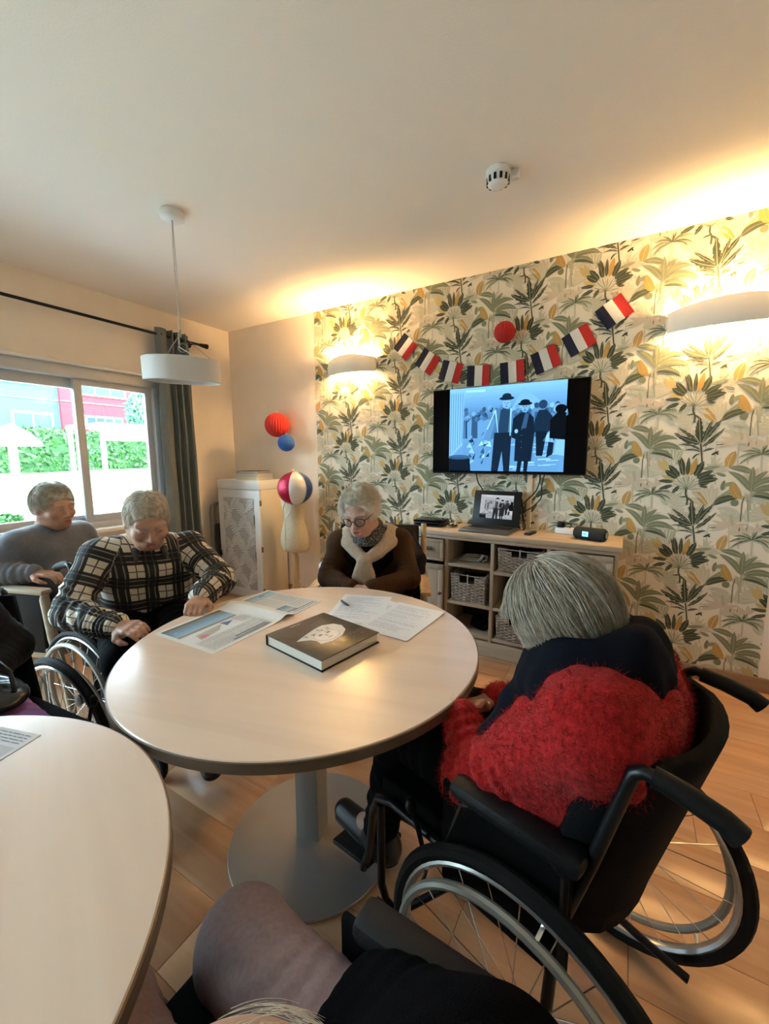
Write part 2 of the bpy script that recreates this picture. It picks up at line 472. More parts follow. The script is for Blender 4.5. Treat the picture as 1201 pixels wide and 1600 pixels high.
def leaf(O, b, t, w, col, layer, bend=0.0, torn=0, mid=None, n=7, blunt=0.35):
    bx, bz = cell_xy(*b); tx, tz = cell_xy(*t); dx, dz = tx - bx, tz - bz; L = math.hypot(dx, dz); nx, nz = -dz / L, dx / L
    W = w * 0.0006 / 2
    A, B, C = [], [], []
    for i in range(n + 1):
        s = i / n
        px, pz = bx + dx * s + nx * bend * L * 4 * s * (1 - s) * 0.5, bz + dz * s + nz * bend * L * 4 * s * (1 - s) * 0.5
        ww = 1.18 * W * (math.sin(math.pi * s ** 0.85) ** 0.62 if 0 < s < 1 else 0.04)
        if torn and 0 < i < n: ww1, ww2 = ww * (1 - torn * rw.random()), ww * (1 - torn * rw.random())
        else: ww1 = ww2 = ww
        A.append((O[0] + px + nx * ww1, O[1] + pz + nz * ww1)); B.append((O[0] + px - nx * ww2, O[1] + pz - nz * ww2)); C.append((O[0] + px, O[1] + pz))
    Q.append((layer, col, [[A[i], A[i + 1], B[i + 1], B[i]] for i in range(n)]))
    if mid:
        mw = W * 0.10 + 0.0006
        Q.append((layer + 0.01, mid, [[(C[0][0] + nx * mw, C[0][1] + nz * mw)] + [(c[0] + nx * mw * 0.5, c[1] + nz * mw * 0.5) for c in C[1:-1]] + [C[-1]] +
                 [(c[0] - nx * mw * 0.5, c[1] - nz * mw * 0.5) for c in C[-2:0:-1]] + [(C[0][0] - nx * mw, C[0][1] - nz * mw)]]))
def stroke(O, pts, w, col, layer):
    P = [cell_xy(*p) for p in pts]; quads = []
    for (ax, az), (bx, bz) in zip(P[:-1], P[1:]):
        L = math.hypot(bx - ax, bz - az) or 1; nx, nz = -(bz - az) / L * w * 0.0003, (bx - ax) / L * w * 0.0003
        quads.append([(O[0] + ax + nx, O[1] + az + nz), (O[0] + bx + nx, O[1] + bz + nz), (O[0] + bx - nx, O[1] + bz - nz), (O[0] + ax - nx, O[1] + az - nz)])
    Q.append((layer, col, quads))
def fan(O, c, tips, w, col, layer, mid=None, inner=0.0):
    for t in tips:
        b = (c[0] + (t[0] - c[0]) * inner, c[1] + (t[1] - c[1]) * inner); leaf(O, b, t, w, col, layer, mid=mid)
def motif(O):
    Q.clear()
    # pale layers at the back
    fan(O, (350, 765), [(325, 590), (400, 615), (470, 635), (520, 690), (530, 750), (490, 800), (290, 640), (270, 700)], 40, PL2, 1, mid=LN)
    fan(O, (330, 450), [(140, 480), (150, 425), (190, 370), (250, 335), (320, 320)], 48, PL3, 1, mid=LN)
    fan(O, (330, 455), [(250, 345), (300, 330)], 42, OC2, 2)
    fan(O, (235, 590), [(30, 600), (60, 560), (140, 530), (230, 510), (300, 520)], 26, BG, 1)
    fan(O, (930, 215), [(760, 210), (790, 165), (860, 130), (940, 120), (1010, 140), (1080, 190), (1090, 240), (760, 260)], 30, BG, 1)
    stroke(O, [(930, 215), (925, 330), (925, 420)], 12, BG, 1)
    fan(O, (395, 400), [(315, 235), (350, 232), (392, 236), (430, 240), (475, 250)], 38, PL1, 2, mid=LN)
    for x in (318, 352, 392, 432): stroke(O, [(x, 250), (380 + (x - 392) * 0.3, 390)], 6, LN, 3)
    fan(O, (1190, 860), [(1000, 830), (1030, 790), (1090, 750), (1160, 730)], 44, PL3, 1, mid=LN)
    leaf(O, (800, 830), (930, 880), 30, PL2, 1); leaf(O, (820, 60), (1010, 95), 34, PL2, 1, bend=0.2)
    leaf(O, (1060, 180), (1070, 40), 34, PL2, 1, mid=LN); leaf(O, (1100, 120), (1200, 100), 26, PL2, 1)
    leaf(O, (90, 510), (110, 420), 34, PL2, 1, mid=LN); leaf(O, (160, 500), (270, 480), 22, PL2, 1)
    stroke(O, [(940, 110), (955, 200)], 22, PL1, 1); stroke(O, [(740, 400), (745, 300), (760, 200)], 8, PL2, 1)
    for t in ((715, 330), (790, 345), (740, 320)): leaf(O, (735, 410), t, 14, PL2, 2)
    for (cx_, cy_, r_, col_) in ((205, 345, 120, PL2), (600, 885, 130, PL3), (860, 890, 110, PL2), (1065, 575, 140, BG), (745, 470, 105, PL3), (1000, 300, 90, PL2), (430, 880, 100, BG)):
        for a_ in range(10, 175, 24):
            leaf(O, (cx_, cy_), (cx_ + r_ * math.cos(R_(a_)) * 1.1, cy_ - r_ * math.sin(R_(a_))), 34, col_, 0.5, mid=LN, bend=0.12 if a_ < 90 else -0.12)
        stroke(O, [(cx_, cy_), (cx_ + 4, cy_ + 110)], 12, col_, 0.4)
    # pale leaves round the fan's foot
    fan(O, (705, 775), [(520, 690), (560, 640), (610, 585), (660, 570), (720, 570), (765, 600)], 46, PL3, 3, mid=LN)
    leaf(O, (690, 772), (545, 598), 58, OC, 4, torn=0.35, mid=LN)
    leaf(O, (640, 700), (540, 640), 22, PL2, 5)
    leaf(O, (745, 720), (885, 612), 46, SG2, 3, bend=-0.15, mid=PL2)
    leaf(O, (725, 758), (945, 692), 52, DK2, 4, bend=0.25, mid=SG2)
    leaf(O, (880, 760), (930, 715), 52, SG, 3)
    leaf(O, (800, 630), (820, 540), 30, SG, 3); leaf(O, (815, 590), (895, 560), 32, SG2, 3)
    leaf(O, (835, 505), (750, 475), 24, SG, 3, mid=PL2); leaf(O, (640, 440), (790, 418), 28, SG2, 3)
    # ochre leaves
    leaf(O, (845, 435), (905, 292), 62, OC, 3, bend=0.1, mid=LN)
    leaf(O, (945, 705), (885, 552), 64, OC, 6, bend=0.15, mid=OC2)
    # sage palm
    S = (1030, 650)
    leaf(O, S, (1045, 428), 40, SG, 5.3, mid=PL1); leaf(O, (1025, 640), (848, 462), 46, SG, 5, bend=-0.22, mid=PL1); leaf(O, (1030, 630), (1160, 470), 40, SG, 4.9, bend=0.25, mid=PL1)
    leaf(O, (1040, 480), (858, 432), 48, SG, 4, bend=-0.16, mid=PL2)
    leaf(O, (1040, 610), (1285, 560), 46, SG, 5, bend=0.42, mid=PL1); leaf(O, (1035, 640), (1320, 660), 54, SG, 5.1, bend=0.34, mid=PL1)
    leaf(O, (1040, 660), (1240, 725), 50, SG, 5.2, bend=0.20, mid=PL1)
    leaf(O, (1030, 678), (1250, 745), 22, DK2, 6, bend=0.22)
    stroke(O, [(1030, 650), (1020, 740), (1025, 800)], 16, PL1, 4)
    stroke(O, [(985, 670), (962, 740), (950, 900)], 7, DK2, 5); stroke(O, [(1000, 685), (1015, 900)], 5, SG2, 4); stroke(O, [(945, 955), (940, 985)], 7, DK2, 5); stroke(O, [(1002, 945), (1000, 975)], 6, SG, 5)
    leaf(O, (960, 690), (1010, 665), 16, OC2, 5)
    # line palm
    c = (1110, 330)
    for t, bd in (((935, 410), -0.25), ((925, 355), -0.3), ((960, 300), -0.3), ((1030, 268), -0.2), ((1125, 255), 0), ((1215, 285), 0.2), ((1290, 310), 0.3), ((1240, 395), 0.35), ((1150, 250), 0.05), ((1290, 380), 0.3)):
        leaf(O, c, t, 13, DK2 if rw.random() < 0.6 else SG, 3, bend=bd, torn=0.7, n=9)
        leaf(O, c, t, 30, PL1, 2, bend=bd * 0.8, torn=0.2)
    stroke(O, [c, (1105, 430), (1100, 470)], 14, PL2, 2)
    # banana plant
    for b, t, w, bd in (((622, 215), (612, -15), 70, 0), ((632, 215), (722, 18), 42, 0), ((640, 205), (806, 8), 50, 0.04), ((640, 245), (822, 92), 38, -0.05),
                        ((605, 195), (438, 62), 36, 0), ((622, 215), (398, 108), 62, 0.1), ((622, 268), (430, 217), 30, -0.25), ((626, 288), (480, 270), 20, -0.25), ((640, 285), (738, 262), 26, 0.15)):
        leaf(O, b, t, w * 0.88, DK, 6, bend=bd, torn=0.5, mid=PL1, n=14)
    stroke(O, [(625, 215), (632, 300), (636, 375)], 13, DK2, 5)
    leaf(O, (712, 318), (775, 285), 16, DK, 5); leaf(O, (750, 290), (770, 320), 12, DK, 5); leaf(O, (755, 232), (830, 226), 10, DK, 5, torn=0.6)
    leaf(O, (555, 350), (620, 300), 14, DK2, 5, bend=0.3)
    # fan palm
    H = (500, 612)
    for a in range(-14, 195, 13):
        r = 125; t = (H[0] + r * math.cos(R_(a)) * 1.0, H[1] - r * math.sin(R_(a)) * 0.95)
        leaf(O, H, t, 17, PL1 if a % 2 else LN, 6)
        stroke(O, [H, t], 3, SG, 7)
    for b, t, w in (((472, 490), (458, 330), 50), ((512, 490), (525, 330), 32), ((575, 500), (650, 370), 58), ((590, 520), (728, 452), 50), ((600, 550), (768, 525), 56), ((605, 535), (745, 492), 40),
                    ((440, 500), (350, 395), 54), ((425, 515), (316, 440), 56), ((390, 545), (252, 535), 34), ((380, 578), (255, 612), 36), ((440, 585), (375, 652), 34), ((615, 585), (682, 602), 24), ((490, 490), (430, 345), 30), ((600, 570), (700, 560), 36)):
        leaf(O, b, t, w * 0.92, DK, 7, torn=0.2, mid=SG2, n=9)
    leaf(O, (538, 495), (592, 335), 40, OC, 8); leaf(O, (400, 540), (285, 482), 38, OC2, 6)
    stroke(O, [H, (495, 660), (512, 700), (505, 760)], 15, DK2, 6)
    leaf(O, (510, 680), (440, 690), 12, DK2, 6); leaf(O, (510, 690), (570, 740), 14, DK2, 6)
    Q.sort(key=lambda q: q[0])
    for k, (lay, col, polys) in enumerate(Q):
        for pl_ in polys: art.poly(pl_, col, k)
for i in range(-7, 3):
    for j in range(-4, 5):
        motif((3.868 + 0.4875 * i, 1.163 + 0.475 * j + (0.2375 if i % 2 else 0.0)))
tag(art.build('wallpaper', lambda u, v, a: (u, -0.0006 - a, v), mat_print('wallpaper_print', 0.75), wb, step=0.000010), kind='structure')

# ------------------------------------------------------------------ window
win = thing('window_1', None, None); tag(win, kind='structure')
f = MB()
f.box(-0.13, 0.012, WY0, WY1, WZ1 - 0.085, WZ1, 0.004).box(-0.13, 0.012, WY0, WY1, WZ0, WZ0 + 0.05, 0.004)
f.box(-0.13, 0.012, WY1 - 0.045, WY1, WZ0 + 0.05, WZ1 - 0.085, 0.004).box(-0.13, 0.012, WY0, WY0 + 0.045, WZ0 + 0.05, WZ1 - 0.085, 0.004)
f.build('window_frame', M_frame, win)
MB().box(-0.01, 0.05, WY0 - 0.04, WY1 + 0.02, WZ1 - 0.002, WZ1 + 0.018, 0.003).build('top_trim', M_white, win)
MB().box(-0.02, 0.10, WY0 - 0.03, WY1 + 0.02, WZ0 - 0.03, WZ0 + 0.004, 0.004).build('window_sill', M_white, win)
M_pane = mat_glass('window_glass')
edges = [WY1 - 0.04, -1.38, WY0 + 0.04]
for k in range(2):
    b1, b0 = edges[k] + (0.036 if k else 0), edges[k + 1] - (0.036 if k < 1 else 0)
    xs = -0.045 if k % 2 == 0 else -0.095
    z0, z1, w = WZ0 + 0.045, WZ1 - 0.08, 0.055
    m = MB().box(xs - 0.02, xs + 0.02, b0, b0 + w, z0, z1, 0.003).box(xs - 0.02, xs + 0.02, b1 - w, b1, z0, z1, 0.003)
    m.box(xs - 0.02, xs + 0.02, b0 + w, b1 - w, z1 - (0.05 if k % 2 == 0 else 0.075), z1, 0.003).box(xs - 0.02, xs + 0.02, b0 + w, b1 - w, z0, z0 + 0.06, 0.003)
    sash = m.build('sash', M_frame, win)
    MB().box(xs - 0.003, xs + 0.003, b0 + w - 0.008, b1 - w + 0.008, z0 + 0.05, z1 - 0.04).build('pane', M_pane, sash)
door = thing('added_door', None, None); tag(door, kind='structure')  # out of view; added so more sky light brightens the room
f = MB().box(-0.13, 0.0, DY0, DY1, DZ1 - 0.06, DZ1, 0.004).box(-0.13, 0.0, DY0, DY1, 0.0, 0.03, 0.004).box(-0.13, 0.0, DY1 - 0.05, DY1, 0.03, DZ1 - 0.06, 0.004).box(-0.13, 0.0, DY0, DY0 + 0.05, 0.03, DZ1 - 0.06, 0.004)
f.build('added_door_frame', M_frame, door)
for k in range(2):
    b0, b1 = DY0 + 0.05 + k * 1.2, DY0 + 0.05 + (k + 1) * 1.2; w = 0.06; xs = -0.05 - 0.045 * k
    m = MB().box(xs - 0.02, xs + 0.02, b0, b0 + w, 0.03, DZ1 - 0.06, 0.003).box(xs - 0.02, xs + 0.02, b1 - w, b1, 0.03, DZ1 - 0.06, 0.003).box(xs - 0.02, xs + 0.02, b0 + w, b1 - w, 0.03, 0.1, 0.003).box(xs - 0.02, xs + 0.02, b0 + w, b1 - w, DZ1 - 0.12, DZ1 - 0.06, 0.003)
    lf_ = m.build('added_leaf_frame', M_frame, door); MB().box(xs - 0.003, xs + 0.003, b0 + w - 0.008, b1 - w + 0.008, 0.09, DZ1 - 0.11).build('pane', M_pane, lf_)
# daylight portals in the openings (they help the sky light find its way in)
for (a0, a1, c0, c1) in ((WY0, WY1, WZ0, WZ1), (DY0, DY1, 0.0, DZ1)):
    pl = bpy.data.lights.new('window_portal', 'AREA'); pl.shape = 'RECTANGLE'; pl.size = a1 - a0; pl.size_y = c1 - c0
    pl.cycles.is_portal = True
    po = bpy.data.objects.new('window_portal', pl); COL.objects.link(po)
    po.location = (-0.18, (a0 + a1) / 2, (c0 + c1) / 2); po.rotation_euler = (R_(90), 0, R_(-90))

# ------------------------------------------------------------------ outside
M_lawn = mat('lawn', (0.115, 0.145, 0.065), 0.9, noise=0.35, nscale=3)
M_terr = mat('terrace_paving', (0.30, 0.30, 0.295), 0.85, noise=0.12, nscale=4)
tag(MB().box(-3.2, -0.2, -9, 10, -0.3, -0.15).build('terrace', M_terr), kind='structure')
g = MB(); nx, ny = 14, 20; V = []; F = []
for i in range(nx + 1):
    for j in range(ny + 1):
        x = -3.2 - 16 * i / nx; y = -10 + 26 * j / ny; t = min(1, (-x - 3.2) / 5.8)
        V.append((x, y, -0.16 + 1.2 * t * t * (3 - 2 * t) + 0.03 * math.sin(x * 1.7 + y)))
for i in range(nx):
    for j in range(ny): F.append((i * (ny + 1) + j, (i + 1) * (ny + 1) + j, (i + 1) * (ny + 1) + j + 1, i * (ny + 1) + j + 1))
tag(MB().add(V, F, True).build('lawn', M_lawn, fix=False), kind='structure')
M_leaf = mat('hedge_leaf', (0.05, 0.15, 0.03), 0.6, noise=0.5, nscale=9)
M_leafd = mat('hedge_core', (0.035, 0.10, 0.03), 0.9)
def foliage(name, parent, material, sampler, n, size, seed):
    g = np.random.default_rng(seed); V = []; F = []
    for k in range(n):
        p, nr = sampler(g); a = Vector(g.normal(size=3)).normalized(); nr = (Vector(nr) + 0.9 * Vector(g.normal(size=3))).normalized()
        a = (a - nr * a.dot(nr)).normalized(); b = nr.cross(a); s = size * g.uniform(0.6, 1.3); p = Vector(p); i = len(V)
        V += [p - a * s, p + b * s * 0.45, p + a * s, p - b * s * 0.45]; F.append((i, i + 1, i + 2, i + 3))
    o = MB().add(V, F).build(name, material, parent, fix=False); return tag(o, kind='stuff')
hd = thing('hedge', 'long clipped green hedge along the lawn outside the window', 'hedge', (-9.2, 2, 0.7))
MB().box(-0.35, 0.35, -8, 9, 0.0, 1.28, 0.1).build('hedge_core', M_leafd, hd)
def hs(g):
    if g.random() < 0.75: return (0.38 + 0.05 * g.normal(), g.uniform(-8, 9), g.uniform(0.02, 1.35)), (1, 0, 0.2)
    return (g.uniform(-0.4, 0.4), g.uniform(-8, 9), 1.33 + 0.04 * g.normal()), (0, 0, 1)
foliage('hedge_leaves', hd, M_leaf, hs, 9000, 0.085, 5)
tr = thing('garden_tree', 'round green tree beside the red house beyond the hedge', 'tree', (-13, 7.0, 0.9))
MB().tube([(0, 0, 0), (0.05, 0.05, 0.9), (0, 0, 2.0)], [0.12, 0.09, 0.06]).build('trunk', mat('bark', (0.12, 0.08, 0.05), 0.9), tr)
def ts(g):
    d = g.normal(size=3); d /= np.linalg.norm(d); r = g.uniform(0.75, 1.05)
    return (d[0] * 0.9 * r, d[1] * 0.95 * r, 2.15 + d[2] * 1.05 * r), d
foliage('crown', tr, mat('tree_leaf', (0.12, 0.33, 0.19), 0.6, noise=0.4, nscale=7), ts, 3500, 0.11, 6)
# houses
M_blue = mat('blue_facade', (0.06, 0.15, 0.20), 0.8, noise=0.05); M_red = mat('red_facade', (0.26, 0.025, 0.035), 0.8, noise=0.05)
M_hw = mat('house_white', (0.42, 0.42, 0.42), 0.7); M_hglass = mat('house_glass', (0.05, 0.07, 0.09), 0.3, spec=0.2)
M_roof = mat('house_roof', (0.18, 0.16, 0.15), 0.9)
hb = thing('house', 'blue rendered house wing with broad white windows beyond the hedge', 'house', (-16, 0, 0.6))
MB().box(-6, 0, -7, 5.0, 0, 4.95).build('wall', M_blue, hb); MB().box(-6.3, 0.3, -7.3, 5.0, 4.95, 5.15).build('roof', M_roof, hb)
hr = thing('house', 'red house wing with white framed windows beyond the hedge', 'house', (-16, 0, 0.6))
MB().box(-6, 0.15, 5.0, 8.3, 0, 4.9).build('wall', M_red, hr); MB().box(-6.3, 0.45, 5.0, 8.6, 4.9, 5.1).build('roof', M_roof, hr)
def hwin(par, x, y0, y1, z0, z1, n):
    fr = MB().box(x, x + 0.06, y0, y1, z0, z1).build('window', M_hw, par); w = (y1 - y0 - 0.1) / n
    for k in range(n):
        MB().box(x + 0.055, x + 0.075, y0 + 0.08 + w * k, y0 + 0.02 + w * (k + 1), z0 + 0.08, z1 - 0.08).build('pane', M_hglass, fr)
hwin(hb, 0.0, -0.6, 4.4, 3.5, 4.4, 5); hwin(hb, 0.0, 3.45, 4.75, 1.75, 2.5, 2)
hwin(hr, 0.15, 5.6, 7.5, 3.3, 4.2, 3); hwin(hr, 0.15, 5.8, 7.3, 2.0, 2.5, 4)
MB().box(0, 0.03, -7, 5, 2.98, 3.02).build('ledge', M_roof, hb); MB().box(0.15, 0.18, 5, 8.3, 2.98, 3.02).build('ledge', M_roof, hr)
# pergola, lamp, chairs, planter in the garden
pg = thing('pergola', 'white garden pergola with flat fabric roof on the lawn', 'pergola', (-4.6, 2.4, -0.02))
MB().box(-0.6, 0.6, -1.75, 1.6, 1.90, 1.95, 0.01).build('roof', mat('awning_white', (0.8, 0.8, 0.78), 0.8), pg)
v = MB().box(0.58, 0.61, -1.75, 1.6, 1.66, 1.95).build('valance', mat('awning_white', (0.8, 0.8, 0.78), 0.8), pg)
for x in (-0.55, 0.55):
    for y in (-1.7, 1.55): MB().box(x - 0.03, x + 0.03, y - 0.03, y + 0.03, -0.12, 1.9, 0.005).build('post', M_white, pg)
ps = thing('parasol', 'white parasol on a thick pole standing out on the terrace', 'parasol', (-3.5, -0.68, -0.15))
MB().lathe([(0.24, 0), (0.24, 0.05), (0.06, 0.07)]).build('base', M_white, ps)
MB().tube([(0, 0, 0.05), (0, 0, 1.85)], 0.05, 12).build('pole', M_white, ps)
MB().lathe([(0.34, 1.66), (0.33, 1.72), (0.2, 1.85), (0.05, 1.93), (0.01, 1.95)], 8).build('canopy', mat('awning_white', (0.8, 0.8, 0.78), 0.8), ps)
def gchair(loc, rz, lab):
    t = thing('garden_chair', lab, 'chair', loc, rz, 'pale metal chairs on the terrace')
    for k in range(5): MB().box(-0.2, 0.2, -0.2 + k * 0.085, -0.14 + k * 0.085, 0.43, 0.45).build('slat', M_white, t)
    for x in (-0.2, 0.2):
        MB().tube([(x, -0.2, 0), (x, -0.2, 0.44), (x, 0.2, 0.44), (x, 0.2, 0)], 0.012, 6).build('leg', M_white, t)
        MB().tube([(x, 0.2, 0.44), (x, 0.27, 0.86)], 0.012, 6).build('back_post', M_white, t)
    for k in range(4): MB().box(-0.2, 0.2, 0.21 + k * 0.018, 0.225 + k * 0.018, 0.52 + k * 0.09, 0.57 + k * 0.09).build('back_slat', M_white, t)
gchair((-1.75, -0.62, -0.15), 60, 'pale metal garden chair on the terrace behind the plaid shirt man')
gchair((-2.3, 0.95, -0.15), 150, 'pale metal garden chair on the terrace beside the curtain')
gt = thing('garden_table', 'round pale garden table standing between the terrace chairs', 'table', (-2.0, 0.1, -0.15))
MB().lathe([(0.33, 0.70), (0.34, 0.71), (0.34, 0.725), (0.33, 0.73)]).build('table_top', M_white, gt); MB().tube([(0, 0, 0.02), (0, 0, 0.7)], 0.025).build('leg', M_white, gt); MB().lathe([(0.2, 0), (0.2, 0.02)]).build('base', M_white, gt)
pt = thing('planter', 'blue grey planter with green plant outside the window', 'planter', (-0.75, -1.72, -0.15))
MB().lathe([(0.16, 0), (0.2, 0.85), (0.215, 0.87), (0.215, 0.9), (0.18, 0.9), (0.17, 0.84)], 20).build('pot', mat('planter_blue', (0.3, 0.4, 0.5), 0.6), pt)
def pls(g):
    d = g.normal(size=3); d /= np.linalg.norm(d); return (d[0] * 0.15, d[1] * 0.15, 0.95 + d[2] * 0.1), d
foliage('plant', pt, M_leaf, pls, 250, 0.05, 9)
# ------------------------------------------------------------------ curtain and rod
rod = thing('curtain_rod', 'thin black curtain rod above the sliding window', 'curtain rod', (0.1, -0.398, 2.372))
MB().tube([(0, 0, 0), (0, -3.9, 0)], 0.011, 10).build('pole', M_blackmetal, rod)
MB().lathe([(0.011, 0), (0.014, 0.01), (0.022, 0.075), (0.022, 0.085), (0.012, 0.09)], 14, (0, -0.02, 0), (0, 1, 0)).build('finial', M_black, rod)
for yy in (-0.06, -2.0, -3.7): MB().tube([(0, yy, 0), (-0.098, yy, 0)], 0.008, 8).lathe([(0.025, 0), (0.025, 0.006)], 14, (-0.1, yy, 0), (1, 0, 0)).build('bracket', M_black, rod)
cur = thing('curtain', 'long grey eyelet curtain hanging beside the window', 'curtain', (0.1, -0.67, 0))
NF = 64; V = []; F = []; zs = [2.425 - 0.06 * i for i in range(41)]
for i, z in enumerate(zs):
    t = i / 40
    for k in range(NF + 1):
        s = k / NF; ph = s * 2 * math.pi * 4.5
        if s < 0.32: ph = s / 0.32 * math.pi * 0.9      # the first fold is a broad flat one
        else: ph = math.pi * 0.9 + (s - 0.32) / 0.68 * math.pi * 7
        amp = 0.030 + 0.016 * t; yv = -0.17 + 0.31 * s + 0.015 * t * math.sin(9 * s) + 0.03 * t * (s - 0.2)
        V.append((amp * math.sin(ph) + 0.004 * math.sin(7 * z + 5 * s), yv + 0.006 * math.cos(ph * 2), max(z, 0.025)))
for i in range(40):
    for k in range(NF): F.append((i * (NF + 1) + k, i * (NF + 1) + k + 1, (i + 1) * (NF + 1) + k + 1, (i + 1) * (NF + 1) + k))
co = MB().add(V, F, True).build('cloth', mat('curtain_cloth', (0.155, 0.175, 0.175), 0.9, noise=0.15, nscale=120, bump=0.3, bscale=400), cur)
sm = co.modifiers.new('thickness', 'SOLIDIFY'); sm.thickness = 0.003
for yy in (-0.12, 0.0, 0.055, 0.1): MB().tube([(0.024 * math.sin(a), yy, 2.372 + 0.024 * math.cos(a)) for a in [2 * math.pi * k / 16 for k in range(16)]], 0.005, 6, closed=True).build('eyelet', M_blackmetal, cur)

# ------------------------------------------------------------------ pendant lamp
pd = thing('pendant_lamp', 'white drum pendant lamp hanging from thin cables near the window', 'lamp', (1.455, -1.535, 2.6))
MB().lathe([(0.055, 0), (0.058, -0.004), (0.058, -0.035), (0.05, -0.04), (0.004, -0.041)], 28).build('canopy', M_white, pd)
T = Matrix.Rotation(R_(4), 3, 'Y') @ Matrix.Rotation(R_(3), 3, 'X'); SC = Vector((0.02, -0.015, -0.795))
def tl(p): return SC + T @ Vector(p)
m = MB().lathe([(0.190, -0.055), (0.190, 0.055), (0.186, 0.058), (0.183, 0.054), (0.183, -0.02), (0.183, -0.054), (0.187, -0.058), (0.190, -0.055)], 48, cap=False); m.v = [tuple(tl(p)) for p in m.v]
sh = m.build('lamp_shade', mat('shade_white', (0.62, 0.62, 0.62), 0.55, bump=0.1, bscale=300), pd)
m = MB().lathe([(0.182, -0.036), (0.182, -0.030)], 48); m.v = [tuple(tl(p)) for p in m.v]
m.build('diffuser', mat('diffuser', (0.84, 0.86, 0.88), 0.4), pd)
J = Vector((0.008, -0.004, -0.60))
M_cable = mat('steel_cable', (0.35, 0.33, 0.3), 0.35, 0.6); M_cord = mat('white_cord', (0.6, 0.57, 0.52), 0.6)
MB().tube([(0, 0, -0.04), (0.006, 0, -0.3), tuple(J)], 0.0014, 6).build('suspension_cable', M_cable, pd)
MB().lathe([(0.004, 0.02), (0.005, 0), (0.003, -0.02)], 10, J).build('cable_clamp', M_cable, pd)
for a in (60, 180, 300): MB().tube([tuple(J), tuple(tl((0.165 * math.cos(R_(a)), 0.165 * math.sin(R_(a)), 0.054)))], 0.0012, 6).build('stay_wire', M_cable, pd)
MB().tube([(-0.005, 0, -0.04), (-0.016, 0.004, -0.17), (-0.008, 0, -0.34), (0.0, 0.0, -0.5), (-0.018, 0, -0.58), (0.0, -0.01, -0.67), tuple(tl((0.06, 0.0, 0.09))), tuple(tl((0.12, 0.02, 0.03)))], 0.0026, 8).build('power_cord', M_cord, pd)
MB().tube([(J.x + 0.012 + 0.022 * math.cos(a), J.y + 0.012 * math.cos(a), J.z - 0.075 + 0.022 * math.sin(a)) for a in [6.28 * k / 14 for k in range(14)]], 0.002, 6, closed=True).build('cable_loop', M_cable, pd)

# ------------------------------------------------------------------ smoke detector
sd = thing('smoke_detector', 'small white domed smoke detector on the ceiling', 'smoke detector', (2.985, -0.985, 2.6))
MB().lathe([(0.052, 0), (0.054, -0.004), (0.054, -0.018), (0.05, -0.022)], 28).build('base', M_white, sd)
MB().lathe([(0.046, -0.022), (0.05, -0.035), (0.047, -0.052), (0.034, -0.064), (0.012, -0.069), (0.001, -0.07)], 28).build('dome', M_white, sd)
vm = MB().obox((0, 0, 0), (1, 0, 0), (0, 1, 0), (0, 0, 1), 0.003, 0.006, 0.012).build('vent_slot', M_black, sd)
for k in range(12):
    a = 2 * math.pi * k / 12; c = vm if k == 0 else copy_part(vm, sd)
    c.location = (0.047 * math.cos(a), 0.047 * math.sin(a), -0.043); c.rotation_euler = (0, 0, a)
MB().box(0.055, 0.085, 0.02, 0.045, -0.04, 0, 0.003).build('test_clip', M_white, sd)

# ------------------------------------------------------------------ wall sconces
M_plaster = mat('sconce_plaster', (0.86, 0.82, 0.76), 0.75)
def sconce(xc, w, label):
    t = thing('wall_sconce', label, 'lamp', (xc, 0, 2.09), 0, 'plaster wall sconces')
    V = []; F = []; n = 28
    prof = [(-0.060, 0.0), (-0.065, 0.004), (-0.042, 0.016), (0.0, 0.022), (0.042, 0.016), (0.065, 0.004), (0.061, 0.0)]
    def curve(s):                       # bowed front seen from above
        return 0.012 + 0.098 * math.sin(math.pi * s) ** 0.6
    for i in range(n + 1):
        s = i / n; x = -w / 2 + w * s; d = curve(s)
        bow = 0.012 * math.sin(math.pi * s)
        for (z, e) in prof: V.append((x, -d - e * 0.6, z * (0.85 + 0.25 * math.sin(math.pi * s)) + bow))
        for (z, e) in reversed(prof): V.append((x, -d - e * 0.6 + 0.010, z * (0.85 + 0.25 * math.sin(math.pi * s)) * 0.98 + bow))
    q = len(prof) * 2
    for i in range(n):
        for k in range(q): F.append((i * q + k, i * q + (k + 1) % q, (i + 1) * q + (k + 1) % q, (i + 1) * q + k))
    F += [tuple(range(q)), tuple(n * q + k for k in range(q))]
    MB().add(V, F, True).build('bowl', M_plaster, t)
    MB().box(-w * 0.28, w * 0.28, -0.016, -0.001, -0.02, 0.02, 0.003).build('back_plate', M_white, t)
    for sx in (-1, 1): MB().box(sx * w * 0.5 - 0.008, sx * w * 0.5 + 0.008, -0.024, -0.001, -0.03, 0.03, 0.003).build('end_bracket', M_plaster, t)
    MB().tube([(-w * 0.22, -0.05, 0.005), (w * 0.22, -0.05, 0.005)], 0.012, 12).build('bulb', mat('bulb_glow', (1, 0.9, 0.7), 0.4, emit=SCONCE_COLOR, estr=22.0), t)
    for sx in (-0.2, 0.2):
        l = bpy.data.lights.new('sconce_light', 'POINT'); l.energy = SCONCE_POWER / 2; l.color = SCONCE_COLOR; l.shadow_soft_size = 0.018
        lo = bpy.data.objects.new('sconce_light', l); COL.objects.link(lo); lo.parent = t; lo.location = (sx * w, -0.052, 0.030)
        l2 = bpy.data.lights.new('sconce_light', 'POINT'); l2.energy = SCONCE_POWER / 5; l2.color = SCONCE_COLOR; l2.shadow_soft_size = 0.018
        lo2 = bpy.data.objects.new('sconce_light', l2); COL.objects.link(lo2); lo2.parent = t; lo2.location = (sx * w, -0.052, -0.030)
sconce(1.51, 0.47, 'glowing plaster wall sconce near the corner, left of the television')
sconce(3.99, 0.56, 'glowing plaster wall sconce at the right edge of the wallpaper')

